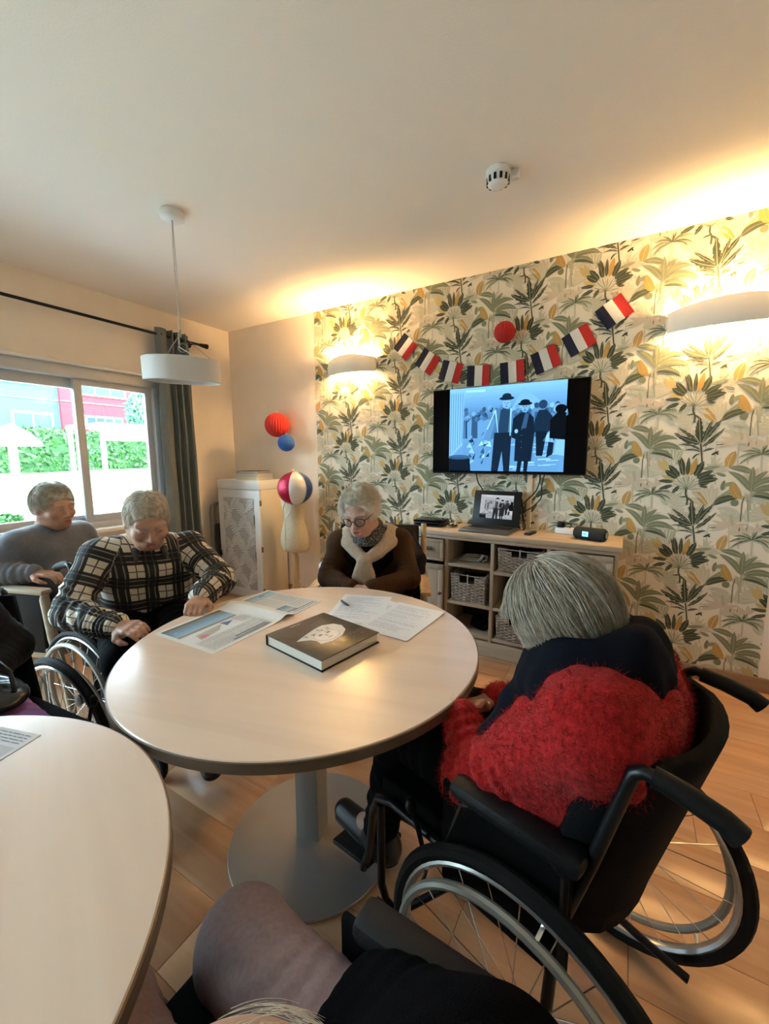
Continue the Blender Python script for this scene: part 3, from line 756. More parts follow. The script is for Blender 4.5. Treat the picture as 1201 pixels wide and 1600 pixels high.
# ------------------------------------------------------------------ television
tv = thing('television', 'wall mounted flat television showing a blue tinted old film', 'television', (2.815, -0.085, 1.523))
TW, TH = 1.05, 0.607
MB().box(-TW / 2, TW / 2, 0, 0.03, -TH / 2, TH / 2, 0.004).build('housing', M_black, tv)
MB().box(-0.2, 0.2, 0.03, 0.084, -0.15, 0.15, 0.004).build('wall_mount', M_blackmetal, tv)
MB().box(-TW / 2 + 0.006, TW / 2 - 0.006, -0.002, 0, -TH / 2 + 0.01, TH / 2 - 0.006).build('screen', M_blackgloss, tv)
def film(a, W, H, tint):
    """an old street film frame: a crowd, a shed wall, two walkers in hats; unit square -> W x H"""
    def c(v, extra=1.0): return tuple(min(1, v ** 1.55 * k ** (1.15 - 0.5 * v) * extra) for k in tint)
    S = lambda pts: [((x - 0.5) * W, (y - 0.5) * H) for x, y in pts]
    def P(pts, v, l): a.poly(S(pts), c(v), l)
    def D(x, y, rx, ry, v, l): a.disc((x - 0.5) * W, (y - 0.5) * H, rx * W, ry * H, c(v), l)
    P([(0, 0), (1, 0), (1, 1), (0, 1)], 0.62, 0)
    for k in range(12): P([(0, 0.62 + k * 0.032), (1, 0.62 + k * 0.032), (1, 0.66 + k * 0.032), (0, 0.66 + k * 0.032)], 0.5 + 0.028 * k, 0.5)
    P([(0.15, 0.98), (0.33, 0.98), (0.33, 0.95), (0.15, 0.96)], 0.95, 1)
    P([(0.55, 0.7), (0.66, 0.97), (0.80, 0.8)], 0.75, 1)
    r = random.Random(4)
    for k in range(60): x = r.uniform(0.12, 1.0); D(x, r.uniform(0.62, 0.76), 0.018, 0.03, r.uniform(0.2, 0.85), 1)
    for k in range(16): x = r.uniform(0.12, 0.98); P([(x - 0.03, 0.4), (x + 0.03, 0.4), (x + 0.025, 0.68), (x - 0.025, 0.68)], r.uniform(0.18, 0.5), 1)
    P([(0, 0.15), (0.13, 0.32), (0.14, 0.95), (0, 0.98)], 0.78, 2)
    for k in range(6): P([(0.01 + 0.022 * k, 0.2 + 0.03 * k), (0.016 + 0.022 * k, 0.2 + 0.03 * k), (0.018 + 0.022 * k, 0.95), (0.012 + 0.022 * k, 0.95)], 0.5, 3)
    P([(0.12, 0), (0.95, 0), (0.98, 0.36), (0.35, 0.40), (0.14, 0.34)], 0.6, 1.5)
    for k in range(18): y = r.uniform(0.02, 0.34); x = r.uniform(0.45, 0.9); P([(x, y), (x + 0.1, y + 0.005), (x + 0.1, y + 0.017), (x, y + 0.012)], r.uniform(0.75, 1.0), 2)
    for k in range(26): x, y = r.uniform(0.15, 0.38), r.uniform(0.05, 0.42); P([(x, y), (x + r.uniform(0.01, 0.06), y + r.uniform(-0.03, 0.05)), (x + 0.03, y + 0.06)], r.choice([0.12, 0.3, 0.85, 0.95]), 2)
    D(0.1, 0.17, 0.11, 0.03, 0.35, 3); P([(0, 0), (0.21, 0), (0.2, 0.16), (0, 0.17)], 0.07, 3)
    # right-hand people
    D(0.82, 0.76, 0.035, 0.05, 0.2, 3); P([(0.75, 0.45), (0.89, 0.45), (0.90, 0.62), (0.85, 0.7), (0.79, 0.7), (0.76, 0.6)], 0.12, 3)
    P([(0.78, 0.18), (0.83, 0.18), (0.86, 0.46), (0.77, 0.46)], 0.08, 3); P([(0.83, 0.35), (0.92, 0.33), (0.88, 0.47)], 0.85, 3); P([(0.86, 0.16), (0.91, 0.2), (0.92, 0.4), (0.88, 0.4)], 0.09, 3)
    D(0.96, 0.7, 0.045, 0.05, 0.03, 4); P([(0.88, 0.38), (1, 0.36), (1, 0.66), (0.93, 0.66), (0.88, 0.58)], 0.03, 4); P([(0.92, 0.2), (1, 0.18), (1, 0.36), (0.93, 0.36)], 0.8, 4)
    # man with an open pale coat
    P([(0.35, 0.5), (0.42, 0.72), (0.48, 0.76), (0.55, 0.74), (0.6, 0.62), (0.58, 0.38), (0.54, 0.38), (0.5, 0.6), (0.44, 0.4), (0.38, 0.38)], 0.45, 5)
    for q in ([(0.42, 0.72), (0.45, 0.46), (0.455, 0.46), (0.43, 0.73)], [(0.555, 0.74), (0.555, 0.42), (0.562, 0.42), (0.565, 0.73)], [(0.35, 0.5), (0.42, 0.72), (0.425, 0.715), (0.36, 0.5)], [(0.6, 0.62), (0.585, 0.38), (0.59, 0.38), (0.606, 0.62)]): P(q, 0.98, 6.5)
    P([(0.45, 0.46), (0.54, 0.46), (0.55, 0.72), (0.5, 0.75), (0.47, 0.72)], 0.2, 6)
    P([(0.40, 0.0), (0.46, 0.0), (0.49, 0.24), (0.51, 0.0), (0.56, 0.0), (0.57, 0.46), (0.42, 0.46)], 0.1, 6)
    D(0.52, 0.79, 0.035, 0.06, 0.75, 6); D(0.52, 0.855, 0.065, 0.022, 0.1, 7); D(0.52, 0.88, 0.04, 0.035, 0.12, 7)
    P([(0.32, 0.36), (0.38, 0.36), (0.43, 0.6), (0.40, 0.66)], 0.55, 6); D(0.345, 0.35, 0.02, 0.025, 0.8, 7)
    # companion in a long dark coat
    P([(0.60, 0.12), (0.74, 0.12), (0.76, 0.45), (0.75, 0.62), (0.7, 0.68), (0.64, 0.68), (0.58, 0.62), (0.57, 0.4), (0.6, 0.38)], 0.09, 7)
    P([(0.65, 0.5), (0.68, 0.68), (0.71, 0.66), (0.69, 0.5)], 0.3, 8); D(0.675, 0.735, 0.032, 0.05, 0.72, 8); D(0.675, 0.78, 0.06, 0.02, 0.06, 9); D(0.675, 0.80, 0.04, 0.03, 0.07, 9)
    P([(0.62, 0.0), (0.655, 0.0), (0.665, 0.13), (0.63, 0.13)], 0.08, 7); P([(0.68, 0.0), (0.71, 0.0), (0.72, 0.13), (0.68, 0.13)], 0.08, 7)
    D(0.61, 0.47, 0.015, 0.025, 0.8, 9)
    for fx, fy in ((0.52, 0.79), (0.675, 0.735)):
        D(fx - 0.012, fy + 0.012, 0.005, 0.006, 0.25, 10); D(fx + 0.012, fy + 0.012, 0.005, 0.006, 0.25, 10); D(fx, fy - 0.03, 0.012, 0.006, 0.3, 10); P([(fx - 0.003, fy + 0.005), (fx + 0.003, fy + 0.005), (fx + 0.006, fy - 0.015), (fx - 0.004, fy - 0.015)], 0.5, 10)
    for k in range(4): D(0.655, 0.28 + 0.07 * k, 0.005, 0.008, 0.3, 10)
    P([(0.595, 0.13), (0.6, 0.38), (0.605, 0.38), (0.602, 0.13)], 0.5, 10); P([(0.745, 0.13), (0.76, 0.45), (0.765, 0.45), (0.75, 0.13)], 0.5, 10)
a = Art(); film(a, 0.785, 0.575, (0.13, 0.45, 1.0))
o = a.build('film_picture', lambda u, v, k: (u, -0.0021 - k, v + 0.005), mat_print('tv_glow', 0.2, emission=0.48), tv, step=0.00004)
o['label'] = 'blue tinted film picture with two walkers in hats'
def cable(name, pts, r, label, material=None, cat='cable', group=None):
    P = []; pts = [Vector(p) for p in pts]
    for i in range(len(pts) - 1):
        p0, p1, p2, p3 = pts[max(i - 1, 0)], pts[i], pts[i + 1], pts[min(i + 2, len(pts) - 1)]
        for k in range(6):
            t = k / 6; P.append(0.5 * ((2 * p1) + (-p0 + p2) * t + (2 * p0 - 5 * p1 + 4 * p2 - p3) * t * t + (-p0 + 3 * p1 - 3 * p2 + p3) * t ** 3))
    P.append(pts[-1])
    return tag(MB().tube(P, r, 6).build(name, material or M_black), label, cat, group)
tag(MB().box(2.972, 3.004, -0.016, -0.001, 0.842, 1.235, 0.002).build('cable_trunking', mat('trunking', (0.66, 0.58, 0.44), 0.6)), 'pale vertical cable cover running down the wallpaper below the television', 'cable cover')
cable('cable', [(2.62, -0.05, 1.23), (2.63, -0.04, 1.16), (2.665, -0.03, 1.10), (2.7, -0.03, 1.02), (2.72, -0.04, 0.9), (2.73, -0.05, 0.845)], 0.004, 'thin black cable hanging behind the laptop below the television')
cable('cable', [(3.06, -0.05, 1.23), (3.055, -0.03, 1.17), (3.03, -0.03, 1.10), (2.97, -0.04, 1.03), (2.93, -0.06, 0.97), (2.94, -0.08, 0.87), (2.95, -0.08, 0.845)], 0.005, 'black cable looping from the television to the right of the laptop')
cable('cable', [(3.09, -0.05, 1.23), (3.07, -0.03, 1.14), (3.07, -0.03, 1.06), (3.01, -0.04, 0.99), (2.96, -0.05, 0.95), (2.985, -0.09, 0.86), (2.97, -0.1, 0.845)], 0.004, 'second black cable crossing the pale cable cover below the television')

# ------------------------------------------------------------------ paper flags and honeycomb balls
M_fb, M_fw, M_fr = mat('flag_blue', (0.008, 0.010, 0.035), 0.85), mat('flag_white', (0.74, 0.72, 0.68), 0.85), mat('flag_red', (0.48, 0.02, 0.02), 0.85)
flags = [(2.018, 2.189, -44, 'topmost at the left end of the row'), (2.204, 2.058, -36, 'second from the left end of the row'), (2.395, 1.963, -17, 'third from the left, above the television corner'),
         (2.604, 1.915, -1, 'hanging straight and lowest in the middle of the row'), (2.842, 1.917, 4, 'fifth from the left, almost level'), (3.055, 1.972, 19, 'third from the right end of the row'),
         (3.249, 2.066, 27, 'second from the right end of the row'), (3.436, 2.206, 33, 'topmost at the right end of the row')]
for k, (x, z, a, lab) in enumerate(flags):
    t = thing('paper_flag', 'blue white and red paper flag, ' + lab, 'flag', (x, -0.0025, z), 0, 'tricolour paper flags above the television')
    t.rotation_euler = (R_(0), R_(-a), 0); w, h = 0.054, 0.142
    for q, (nm, mm) in enumerate((('blue_band', M_fb), ('white_band', M_fw), ('red_band', M_fr))):
        V = []; F = []
        for i in range(5):
            u = -0.081 + w * q + w * i / 4; lift = -0.004 - 0.012 * (0.5 + 0.5 * math.sin(u * 30 + k * 1.3))
            for zz in (-h / 2, h / 2):
                V += [(u, lift, zz), (u, lift + 0.0012, zz)]
        for i in range(4):
            b = i * 4; F += [(b, b + 4, b + 6, b + 2), (b + 1, b + 3, b + 7, b + 5), (b, b + 1, b + 5, b + 4), (b + 2, b + 6, b + 7, b + 3)]
        F += [(0, 2, 3, 1), (16, 17, 19, 18)]
        MB().add(V, F).build(nm, mm, t)
def ball(loc, r, col, label, name='honeycomb_ball', squash=1.0):
    """paper honeycomb ball: many thin vertical leaves"""
    n, m = 56, 18; V = []; F = []
    for i in range(m + 1):
        ph = math.pi * i / m
        for k in range(n):
            rr = r * (1 - 0.045 * (k % 2)); t = 2 * math.pi * k / n
            V.append((rr * math.sin(ph) * math.cos(t), rr * math.sin(ph) * math.sin(t) * squash, r * math.cos(ph)))
    for i in range(m):
        for k in range(n): F.append((i * n + k, (i + 1) * n + k, (i + 1) * n + (k + 1) % n, i * n + (k + 1) % n))
    root = thing(name, label, 'decoration', loc, 0, 'paper honeycomb balls on the wall')
    MB().add(V, F).build('paper_ball', mat('paper_' + name + str(col), col, 0.8), root)
    MB().tube([(0, 0, r), (0, 0, r + 0.012)], 0.004, 6).build('hanging_tab', M_white, root)
ball((0.738, -0.118, 1.641), 0.112, (0.62, 0.03, 0.02), 'large red paper honeycomb ball on the plain wall by the corner')
ball((0.858, -0.132, 1.474), 0.077, (0.02, 0.10, 0.42), 'small blue paper honeycomb ball just below a large red one')
ball((2.797, -0.072, 2.168), 0.069, (0.45, 0.015, 0.015), 'small red paper honeycomb ball on the wallpaper above the television')
# ------------------------------------------------------------------ sideboard
M_oak = mat_wood('limed_oak', (0.36, 0.285, 0.205), (0.50, 0.41, 0.31), rough=0.55, axis=0, scale=1.3, bump=0.1)
M_oakv = mat_wood('limed_oak_upright', (0.36, 0.285, 0.205), (0.50, 0.41, 0.31), rough=0.55, axis=2, scale=1.3, bump=0.1)
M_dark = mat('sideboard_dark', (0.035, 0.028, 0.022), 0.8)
sb = thing('sideboard', 'limed oak sideboard with open shelves below the television', 'sideboard', (2.215, -0.01, 0))
def SX(x): return x - 2.215
MB().box(0, 1.355, -0.378, 0.004, 0.806, 0.838, 0.006).build('top', M_oak, sb)
MB().box(0.012, 1.343, -0.364, 0.002, 0.782, 0.806, 0.008).build('top_moulding', M_oak, sb)
for x0, x1, nm in ((2.235, 2.256, 'side_panel'), (2.508, 2.532, 'partition'), (2.828, 2.85, 'partition'), (3.172, 3.196, 'partition'), (3.532, 3.553, 'side_panel')):
    MB().box(SX(x0), SX(x1), -0.352, 0.0, 0.10, 0.782, 0.002).build(nm, M_oakv, sb)
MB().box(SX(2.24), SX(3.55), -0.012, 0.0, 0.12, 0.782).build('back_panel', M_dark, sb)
MB().box(0.014, 1.341, -0.362, 0.0, 0.0, 0.10, 0.006).build('plinth', M_oak, sb)
for x0, x1, z in ((2.532, 2.828, 0.605), (2.532, 2.828, 0.338), (2.532, 2.828, 0.125), (2.85, 3.172, 0.585), (2.85, 3.172, 0.338), (2.85, 3.172, 0.125)):
    MB().box(SX(x0), SX(x1), -0.350, -0.012, z - 0.011, z + 0.011, 0.002).build('shelf', M_oak, sb)
def panel_front(nm, x0, x1, z0, z1, inset=0.035):
    d = MB().box(SX(x0), SX(x1), -0.366, -0.348, z0, z1, 0.003).build(nm, M_oakv, sb)
    for a in (((x0, z0), (x1, z0 + inset)), ((x0, z1 - inset), (x1, z1)), ((x0, z0 + inset), (x0 + inset, z1 - inset)), ((x1 - inset, z0 + inset), (x1, z1 - inset))):
        MB().box(SX(a[0][0]) + 0.001, SX(a[1][0]) - 0.001, -0.374, -0.366, a[0][1] + 0.001, a[1][1] - 0.001, 0.002).build('frame_rail', M_oakv, d)
    return d
dr = panel_front('drawer', 2.262, 2.504, 0.625, 0.776, 0.02)
hx = SX(2.385)
cup = MB(); V = []; F = []
for i in range(9):
    a = math.pi * i / 8
    for k in range(7):
        b = math.pi / 2 * k / 6; V.append((hx + 0.034 * math.cos(a) * math.cos(b * 0.4), -0.374 - 0.02 * math.sin(a) * math.cos(b), 0.70 + 0.022 * math.sin(b)))
for i in range(8):
    for k in range(6): F.append((i * 7 + k, (i + 1) * 7 + k, (i + 1) * 7 + k + 1, i * 7 + k + 1))
hnd = MB().add(V, F, True).build('cup_handle', mat('pewter', (0.18, 0.17, 0.16), 0.35, 0.8), dr); hnd.modifiers.new('t', 'SOLIDIFY').thickness = 0.002
d1 = panel_front('door', 2.262, 2.504, 0.132, 0.598)
MB().lathe([(0.005, 0), (0.005, 0.012), (0.012, 0.016), (0.013, 0.024), (0.004, 0.029)], 14, (SX(2.489), -0.374, 0.40), (0, -1, 0)).build('knob', mat('pewter', (0.18, 0.17, 0.16), 0.35, 0.8), d1)
d2 = panel_front('door', 3.198, 3.53, 0.132, 0.776)
MB().lathe([(0.005, 0), (0.005, 0.012), (0.012, 0.016), (0.013, 0.024), (0.004, 0.029)], 14, (SX(3.215), -0.374, 0.46), (0, -1, 0)).build('knob', mat('pewter', (0.18, 0.17, 0.16), 0.35, 0.8), d2)

M_wick = mat('wicker', (0.40, 0.34, 0.29), 0.75, noise=0.45, nscale=60)
M_wickd = mat('wicker_gap', (0.03, 0.025, 0.02), 0.9)
def basket(x0, x1, z0, z1, label):
    w, d, h = x1 - x0, 0.28, z1 - z0
    t = thing('wicker_basket', label, 'basket', ((x0 + x1) / 2, -0.215, z0), 0, 'wicker baskets in the sideboard')
    # woven walls: stakes with weavers passing in front and behind
    nst, nrow = max(8, int(w / 0.028)), int(h / 0.0115)
    rail = MB(); hs_ = (int(nst / 2) - 1, int(nst / 2))
    def wall(p0, p1, nrm, n, slot=False):
        g = MB(); p0, p1, nrm = Vector(p0), Vector(p1), Vector(nrm)
        for r in range(nrow):
            z = 0.006 + (h - 0.02) * r / nrow
            pts = []
            for k in range(n * 3 + 1):
                s = k / (n * 3); ph = s * n * math.pi + (math.pi if r % 2 else 0)
                lean = 0.96 + 0.04 * r / nrow
                p = p0.lerp(p1, s) * lean + nrm * (0.0055 * math.sin(ph)); pts.append((p.x, p.y, z))
            if slot and r > nrow * 0.72:
                c = len(pts) // 2; e = 5
                g.tube(pts[:c - e], 0.0055, 5); g.tube(pts[c + e:], 0.0055, 5)
            else: g.tube(pts, 0.0055, 5)
        return g
    a = w / 2 - 0.008; b = d / 2
    wall((-a, -b, 0), (a, -b, 0), (0, -1, 0), nst, True).build('front_weave', M_wick, t)
    wall((-a, b, 0), (a, b, 0), (0, 1, 0), nst).build('back_weave', M_wick, t)
    wall((-a, -b, 0), (-a, b, 0), (-1, 0, 0), 8).build('side_weave', M_wick, t); wall((a, -b, 0), (a, b, 0), (1, 0, 0), 8).build('side_weave', M_wick, t)
    MB().tube([(-a, -b, h - 0.008), (a, -b, h - 0.008), (a, b, h - 0.008), (-a, b, h - 0.008)], 0.009, 8, closed=True).build('rim', M_wick, t)
    MB().tube([(-a, -b, 0.009), (a, -b, 0.009), (a, b, 0.009), (-a, b, 0.009)], 0.009, 8, closed=True).build('foot', M_wick, t)
    MB().tube([(0, -b * 0.99, h * 0.7), (0, -b, h)], 0.005, 6).build('handle_bar', M_wick, t)
    MB().box(-a * 0.94, a * 0.94, -b * 0.93, b * 0.93, 0.004, h * 0.7).build('liner', M_wickd, t)
basket(2.55, 2.80, 0.35, 0.548, 'wicker basket on the lower open shelf near the knob door')
basket(2.87, 3.155, 0.597, 0.757, 'wicker basket on the upper open shelf in the middle of the sideboard')
basket(2.87, 3.155, 0.137, 0.30, 'wicker basket on the bottom shelf behind the grey haired woman')
# things on the shelves
g = thing('strap_bundle', 'pale grey bundle of folded straps on the upper open shelf', 'straps', (2.68, -0.24, 0.616))
M_strap = mat('pale_strap', (0.42, 0.39, 0.36), 0.8)
for k in range(4): MB().tube([(-0.10 + 0.01 * k, -0.03 + 0.02 * k, 0.008 + 0.009 * k), (-0.03, -0.04 + 0.02 * k, 0.014 + 0.009 * k), (0.03, -0.02 + 0.02 * k, 0.010 + 0.009 * k), (0.05, -0.03 + 0.015 * k, 0.02 + 0.008 * k)], 0.008, 7).build('strap', M_strap, g)
MB().tube([(0.05, -0.02, 0.02), (0.075, -0.03, 0.055), (0.095, -0.02, 0.05), (0.085, 0.0, 0.02), (0.06, -0.01, 0.012)], 0.009, 7).build('buckle', M_strap, g)
g = thing('cable_coil', 'shiny black coil of cable on the bottom open shelf', 'cable', (2.73, -0.23, 0.137))
for k in range(3): MB().tube([(0.06 * math.cos(a) * (1 - 0.12 * k), 0.05 * math.sin(a) * (1 - 0.1 * k), 0.02 + 0.022 * k + 0.01 * math.sin(2 * a + k)) for a in [6.283 * i / 20 for i in range(20)]], 0.011, 7, closed=True).build('coil', M_blackgloss, g)
# things on top
TZ = 0.838
g = thing('media_player', 'flat black media player box at the left end of the sideboard', 'player', (2.335, -0.19, TZ), 4)
MB().box(-0.11, 0.11, -0.085, 0.085, 0.004, 0.034, 0.004).build('housing', M_black, g); MB().box(-0.115, 0.10, -0.08, 0.09, 0.0345, 0.046, 0.003).build('lid', M_blackgloss, g)
MB().box(-0.09, 0.09, -0.0865, -0.084, 0.014, 0.024).build('display_window', M_blackgloss, g)
g = thing('cable_tangle', 'tangle of black and pale cables between player and laptop', 'cable', (2.505, -0.2, TZ))
for k in range(5):
    pts = [(0.05 * math.cos(1.7 * i + k) * (0.4 + 0.2 * (i % 3)), 0.05 * math.sin(1.3 * i + 2 * k), 0.006 + 0.006 * ((i * 7 + k) % 5)) for i in range(7)]
    MB().tube(pts, 0.004, 6).build('loop', M_black if k % 2 == 0 else M_cord, g)
lp = thing('laptop', 'open grey laptop showing the film on the sideboard', 'laptop', (2.772, -0.225, TZ), -4)
M_lapg = mat('laptop_grey', (0.10, 0.095, 0.09), 0.4, 0.5)
MB().box(-0.17, 0.17, -0.12, 0.11, 0.0, 0.018, 0.004).build('base', M_lapg, lp)
kb = MB().box(-0.145, 0.145, -0.01, 0.095, 0.018, 0.0188).build('keyboard', M_black, lp)
key = MB().box(-0.009, 0.009, -0.008, 0.008, 0, 0.0015, 0.0008).build('key', M_black, kb)
first = True
for r in range(4):
    for c in range(13):
        k_ = key if first else copy_part(key, kb); first = False; k_.location = (-0.132 + c * 0.022, 0.004 + r * 0.023, 0.0188)
MB().box(-0.05, 0.05, -0.105, -0.03, 0.018, 0.0184).build('touchpad', M_lapg, lp)
sa = R_(14)
def LS(u, v, k): return (u, 0.108 + math.sin(sa) * v - k * math.cos(sa), 0.02 + math.cos(sa) * v + k * math.sin(sa) * 0 )
m = MB().box(-0.17, 0.17, -0.004, 0.004, 0, 0.25, 0.003); m.v = [(p[0], 0.112 + math.sin(sa) * p[2] + math.cos(sa) * p[1], 0.018 + math.cos(sa) * p[2] - math.sin(sa) * p[1]) for p in m.v]
lid = m.build('lid', M_black, lp)
a = Art(); film(a, 0.235, 0.165, (0.85, 0.92, 1.0))
o = a.build('film_picture', lambda u, v, k: (u, 0.112 - 0.0042 * math.cos(sa) - k + math.sin(sa) * (v + 0.135), 0.018 + 0.0042 * math.sin(sa) + math.cos(sa) * (v + 0.135)), mat_print('laptop_glow', 0.2, emission=0.22), lid, step=0.00003)
rm = thing('remote_control', 'small black remote control lying right of the laptop', 'remote', (3.045, -0.215, TZ), 80)
MB().box(-0.06, 0.06, -0.02, 0.02, 0, 0.016, 0.004).build('housing', M_black, rm)
for k in range(4): MB().lathe([(0.006, 0), (0.006, 0.002)], 10, (-0.04 + 0.025 * k, 0, 0.016)).build('button', mat('button_grey', (0.3, 0.3, 0.3), 0.5), rm)
pw = thing('power_strip', 'white power strip with a black plug on the sideboard', 'power strip', (3.235, -0.085, TZ), -8)
MB().box(-0.055, 0.06, -0.025, 0.025, 0, 0.04, 0.005).build('housing', M_white, pw)
MB().box(-0.045, 0.0, -0.022, 0.022, 0.04, 0.078, 0.006).build('plug', M_black, pw)
MB().tube([(-0.01, 0, 0.07), (0.02, -0.01, 0.075), (0.045, -0.01, 0.06), (0.03, -0.005, 0.042)], 0.004, 7).build('plug_lead', M_black, pw)

def text_mesh(txt, size, name, material, parent, M):
    cu = bpy.data.curves.new(name + '_curve', 'FONT'); cu.body = txt; cu.size = size; cu.align_x = 'CENTER'; cu.align_y = 'CENTER'; cu.extrude = 0.0003
    to = bpy.data.objects.new(name + '_tmp', cu); COL.objects.link(to)
    dg = bpy.context.evaluated_depsgraph_get(); dg.update(); me = bpy.data.meshes.new_from_object(to.evaluated_get(dg)); me.name = name
    bpy.data.objects.remove(to, do_unlink=True); me.transform(M); me.materials.clear()
    return link(name, me, material, parent)
sp = thing('bluetooth_speaker', 'black cylindrical portable speaker at the right end of the sideboard', 'speaker', (3.395, -0.235, TZ + 0.038), -14)
M_mesh = mat('speaker_cloth', (0.012, 0.017, 0.019), 0.75, bump=0.5, bscale=900)
MB().lathe([(0.030, -0.088), (0.038, -0.080), (0.038, 0.080), (0.030, 0.088)], 28, (0, 0, 0), (1, 0, 0)).build('body', M_mesh, sp)
for s_ in (-1, 1): MB().lathe([(0.027, 0.0), (0.030, 0.004), (0.027, 0.006), (0.001, 0.003)], 24, (s_ * 0.086, 0, 0), (s_, 0, 0)).build('end_cap', M_black, sp)
MB().lathe([(0.018, 0), (0.018, 0.0015)], 20, (0.0905, 0, 0), (1, 0, 0)).build('emblem_disc', mat('speaker_emblem', (0.25, 0.5, 0.55), 0.4), sp)
M_sign = mat('speaker_logo', (0.35, 0.75, 0.85), 0.4, emit=(0.25, 0.75, 0.9), estr=0.35)
text_mesh('!', 0.03, 'emblem_mark', M_black, sp, Matrix.Translation((0.0922, 0, 0)) @ Matrix.Rotation(R_(90), 4, 'Z') @ Matrix.Rotation(R_(90), 4, 'X'))
MB().box(-0.034, 0.0, -0.0405, -0.036, -0.014, 0.016, 0.001).build('logo_plate', M_sign, sp)
text_mesh('JBL', 0.017, 'logo_text', M_black, sp, Matrix.Translation((-0.017, -0.0408, 0.001)) @ Matrix.Rotation(R_(90), 4, 'X'))
MB().box(-0.06, 0.07, -0.018, 0.018, -0.0385, -0.033, 0.002).build('foot', M_black, sp)

# ------------------------------------------------------------------ carved cabinet in the corner
cb = thing('carved_cabinet', 'tall white cabinet with carved leaf door in the corner', 'cabinet', (0.15, -0.02, 0))
CWD, CDP, CHT = 0.565, 0.33, 1.135
M_cab = mat('cabinet_white', (0.78, 0.76, 0.73), 0.4); M_cabs = mat('cabinet_side', (0.74, 0.66, 0.53), 0.5)
MB().box(0, CWD, -CDP + 0.02, 0, 0.0, CHT - 0.02, 0.003).build('body', M_cabs, cb)
MB().box(-0.004, CWD + 0.004, -CDP - 0.002, 0.0, CHT - 0.085, CHT, 0.003).build('top_band', M_cab, cb)
cd = MB().box(0.002, CWD - 0.002, -CDP, -CDP + 0.019, 0.012, CHT - 0.09, 0.002).build('door', M_cab, cb)
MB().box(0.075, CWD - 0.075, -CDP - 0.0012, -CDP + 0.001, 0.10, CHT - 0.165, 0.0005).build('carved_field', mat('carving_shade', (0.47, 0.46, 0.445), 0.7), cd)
px0, px1, pz0, pz1 = 0.078, CWD - 0.078, 0.105, CHT - 0.17
def carved(cx, cz, ang, L, W, style):
    """one carved leaf: stem and ribs as raised rounded bars"""
    g = MB(); ca, sa_ = math.cos(ang), math.sin(ang)
    def pt(s, t): return (cx + ca * s - sa_ * t, cz + sa_ * s + ca * t)
    def seg(a, b, w):
        a = (min(max(a[0], px0), px1), min(max(a[1], pz0), pz1)); b = (min(max(b[0], px0), px1), min(max(b[1], pz0), pz1))
        if math.hypot(a[0] - b[0], a[1] - b[1]) < 0.012: return
        g.bar((a[0], -CDP - 0.003, a[1]), (b[0], -CDP - 0.003, b[1]), w, 0.012, up=(0, -1, 0), bev=0.002)
    seg(pt(-L / 2, 0), pt(L / 2, 0), 0.010)
    n = 7
    for k in range(n):
        s = -L / 2 + L * (k + 0.7) / (n + 0.6)
        for sd_ in (-1, 1):
            wd = W / 2 * math.sin(math.pi * min(1, (k + 0.8) / n)) ** 0.7
            if style and sd_ > 0: seg(pt(s, 0.006), pt(s + 0.012, wd), 0.015)
            else: seg(pt(s, sd_ * 0.004), pt(min(s + wd * 0.9, L / 2), sd_ * wd), 0.0105)
    if g.v: g.build('carved_leaf', M_cab, cd)
for r in range(5):
    for c in range(3):
        cx = px0 + (px1 - px0) * (c + (0.0 if r % 2 else 0.5)) / 2.0; cz = pz0 + (pz1 - pz0) * (r + 0.5) / 5
        if cx > px1 + 0.02: continue
        for sgn in (-1, 1): carved(cx + sgn * 0.055, cz + (0.03 if sgn > 0 else -0.03), R_(90 - sgn * 38), 0.20, 0.10, (r + c) % 2 == 0)
MB().tube([(0.022, -CDP - 0.002, 0.44), (0.022, -CDP - 0.012, 0.44), (0.022, -CDP - 0.012, 0.41), (0.016, -CDP - 0.012, 0.395)], 0.004, 7).tube([(0.022, -CDP - 0.012, 0.42), (0.03, -CDP - 0.012, 0.397)], 0.004, 7).build('key', M_black, cd)
for z in (0.10, 0.50, 0.93): MB().box(CWD - 0.004, CWD + 0.004, -CDP - 0.001, -CDP + 0.02, z - 0.025, z + 0.025, 0.001).build('hinge', mat('brass_dull', (0.25, 0.2, 0.12), 0.4, 0.8), cb)
for k, (w, d, h, dx, c, lab) in enumerate(((0.30, 0.20, 0.034, 0.0, (0.66, 0.62, 0.56), 'pale book at the bottom of the pile on the white cabinet'), (0.29, 0.19, 0.027, 0.008, (0.72, 0.70, 0.66), 'white book in the middle of the pile on the white cabinet'),
                                           (0.25, 0.18, 0.020, -0.004, (0.10, 0.085, 0.07), 'dark covered book on top of the pile on the white cabinet'))):
    z = CHT + (0, 0.0345, 0.062)[k]
    b = thing('book', lab, 'book', (0.485 + dx, -0.19, z), 4 * k - 3, 'books piled on the cabinet')
    MB().box(-w / 2, w / 2, -d / 2, d / 2, 0, 0.002).box(-w / 2, w / 2, -d / 2, d / 2, h - 0.002, h).box(-w / 2, -w / 2 + 0.003, -d / 2, d / 2, 0, h).build('cover', mat('book_cover%d' % k, c, 0.5), b)
    MB().box(-w / 2 + 0.003, w / 2 - 0.004, -d / 2 + 0.003, d / 2 - 0.003, 0.002, h - 0.002).build('page_block', mat('pages', (0.70, 0.66, 0.58), 0.8), b)
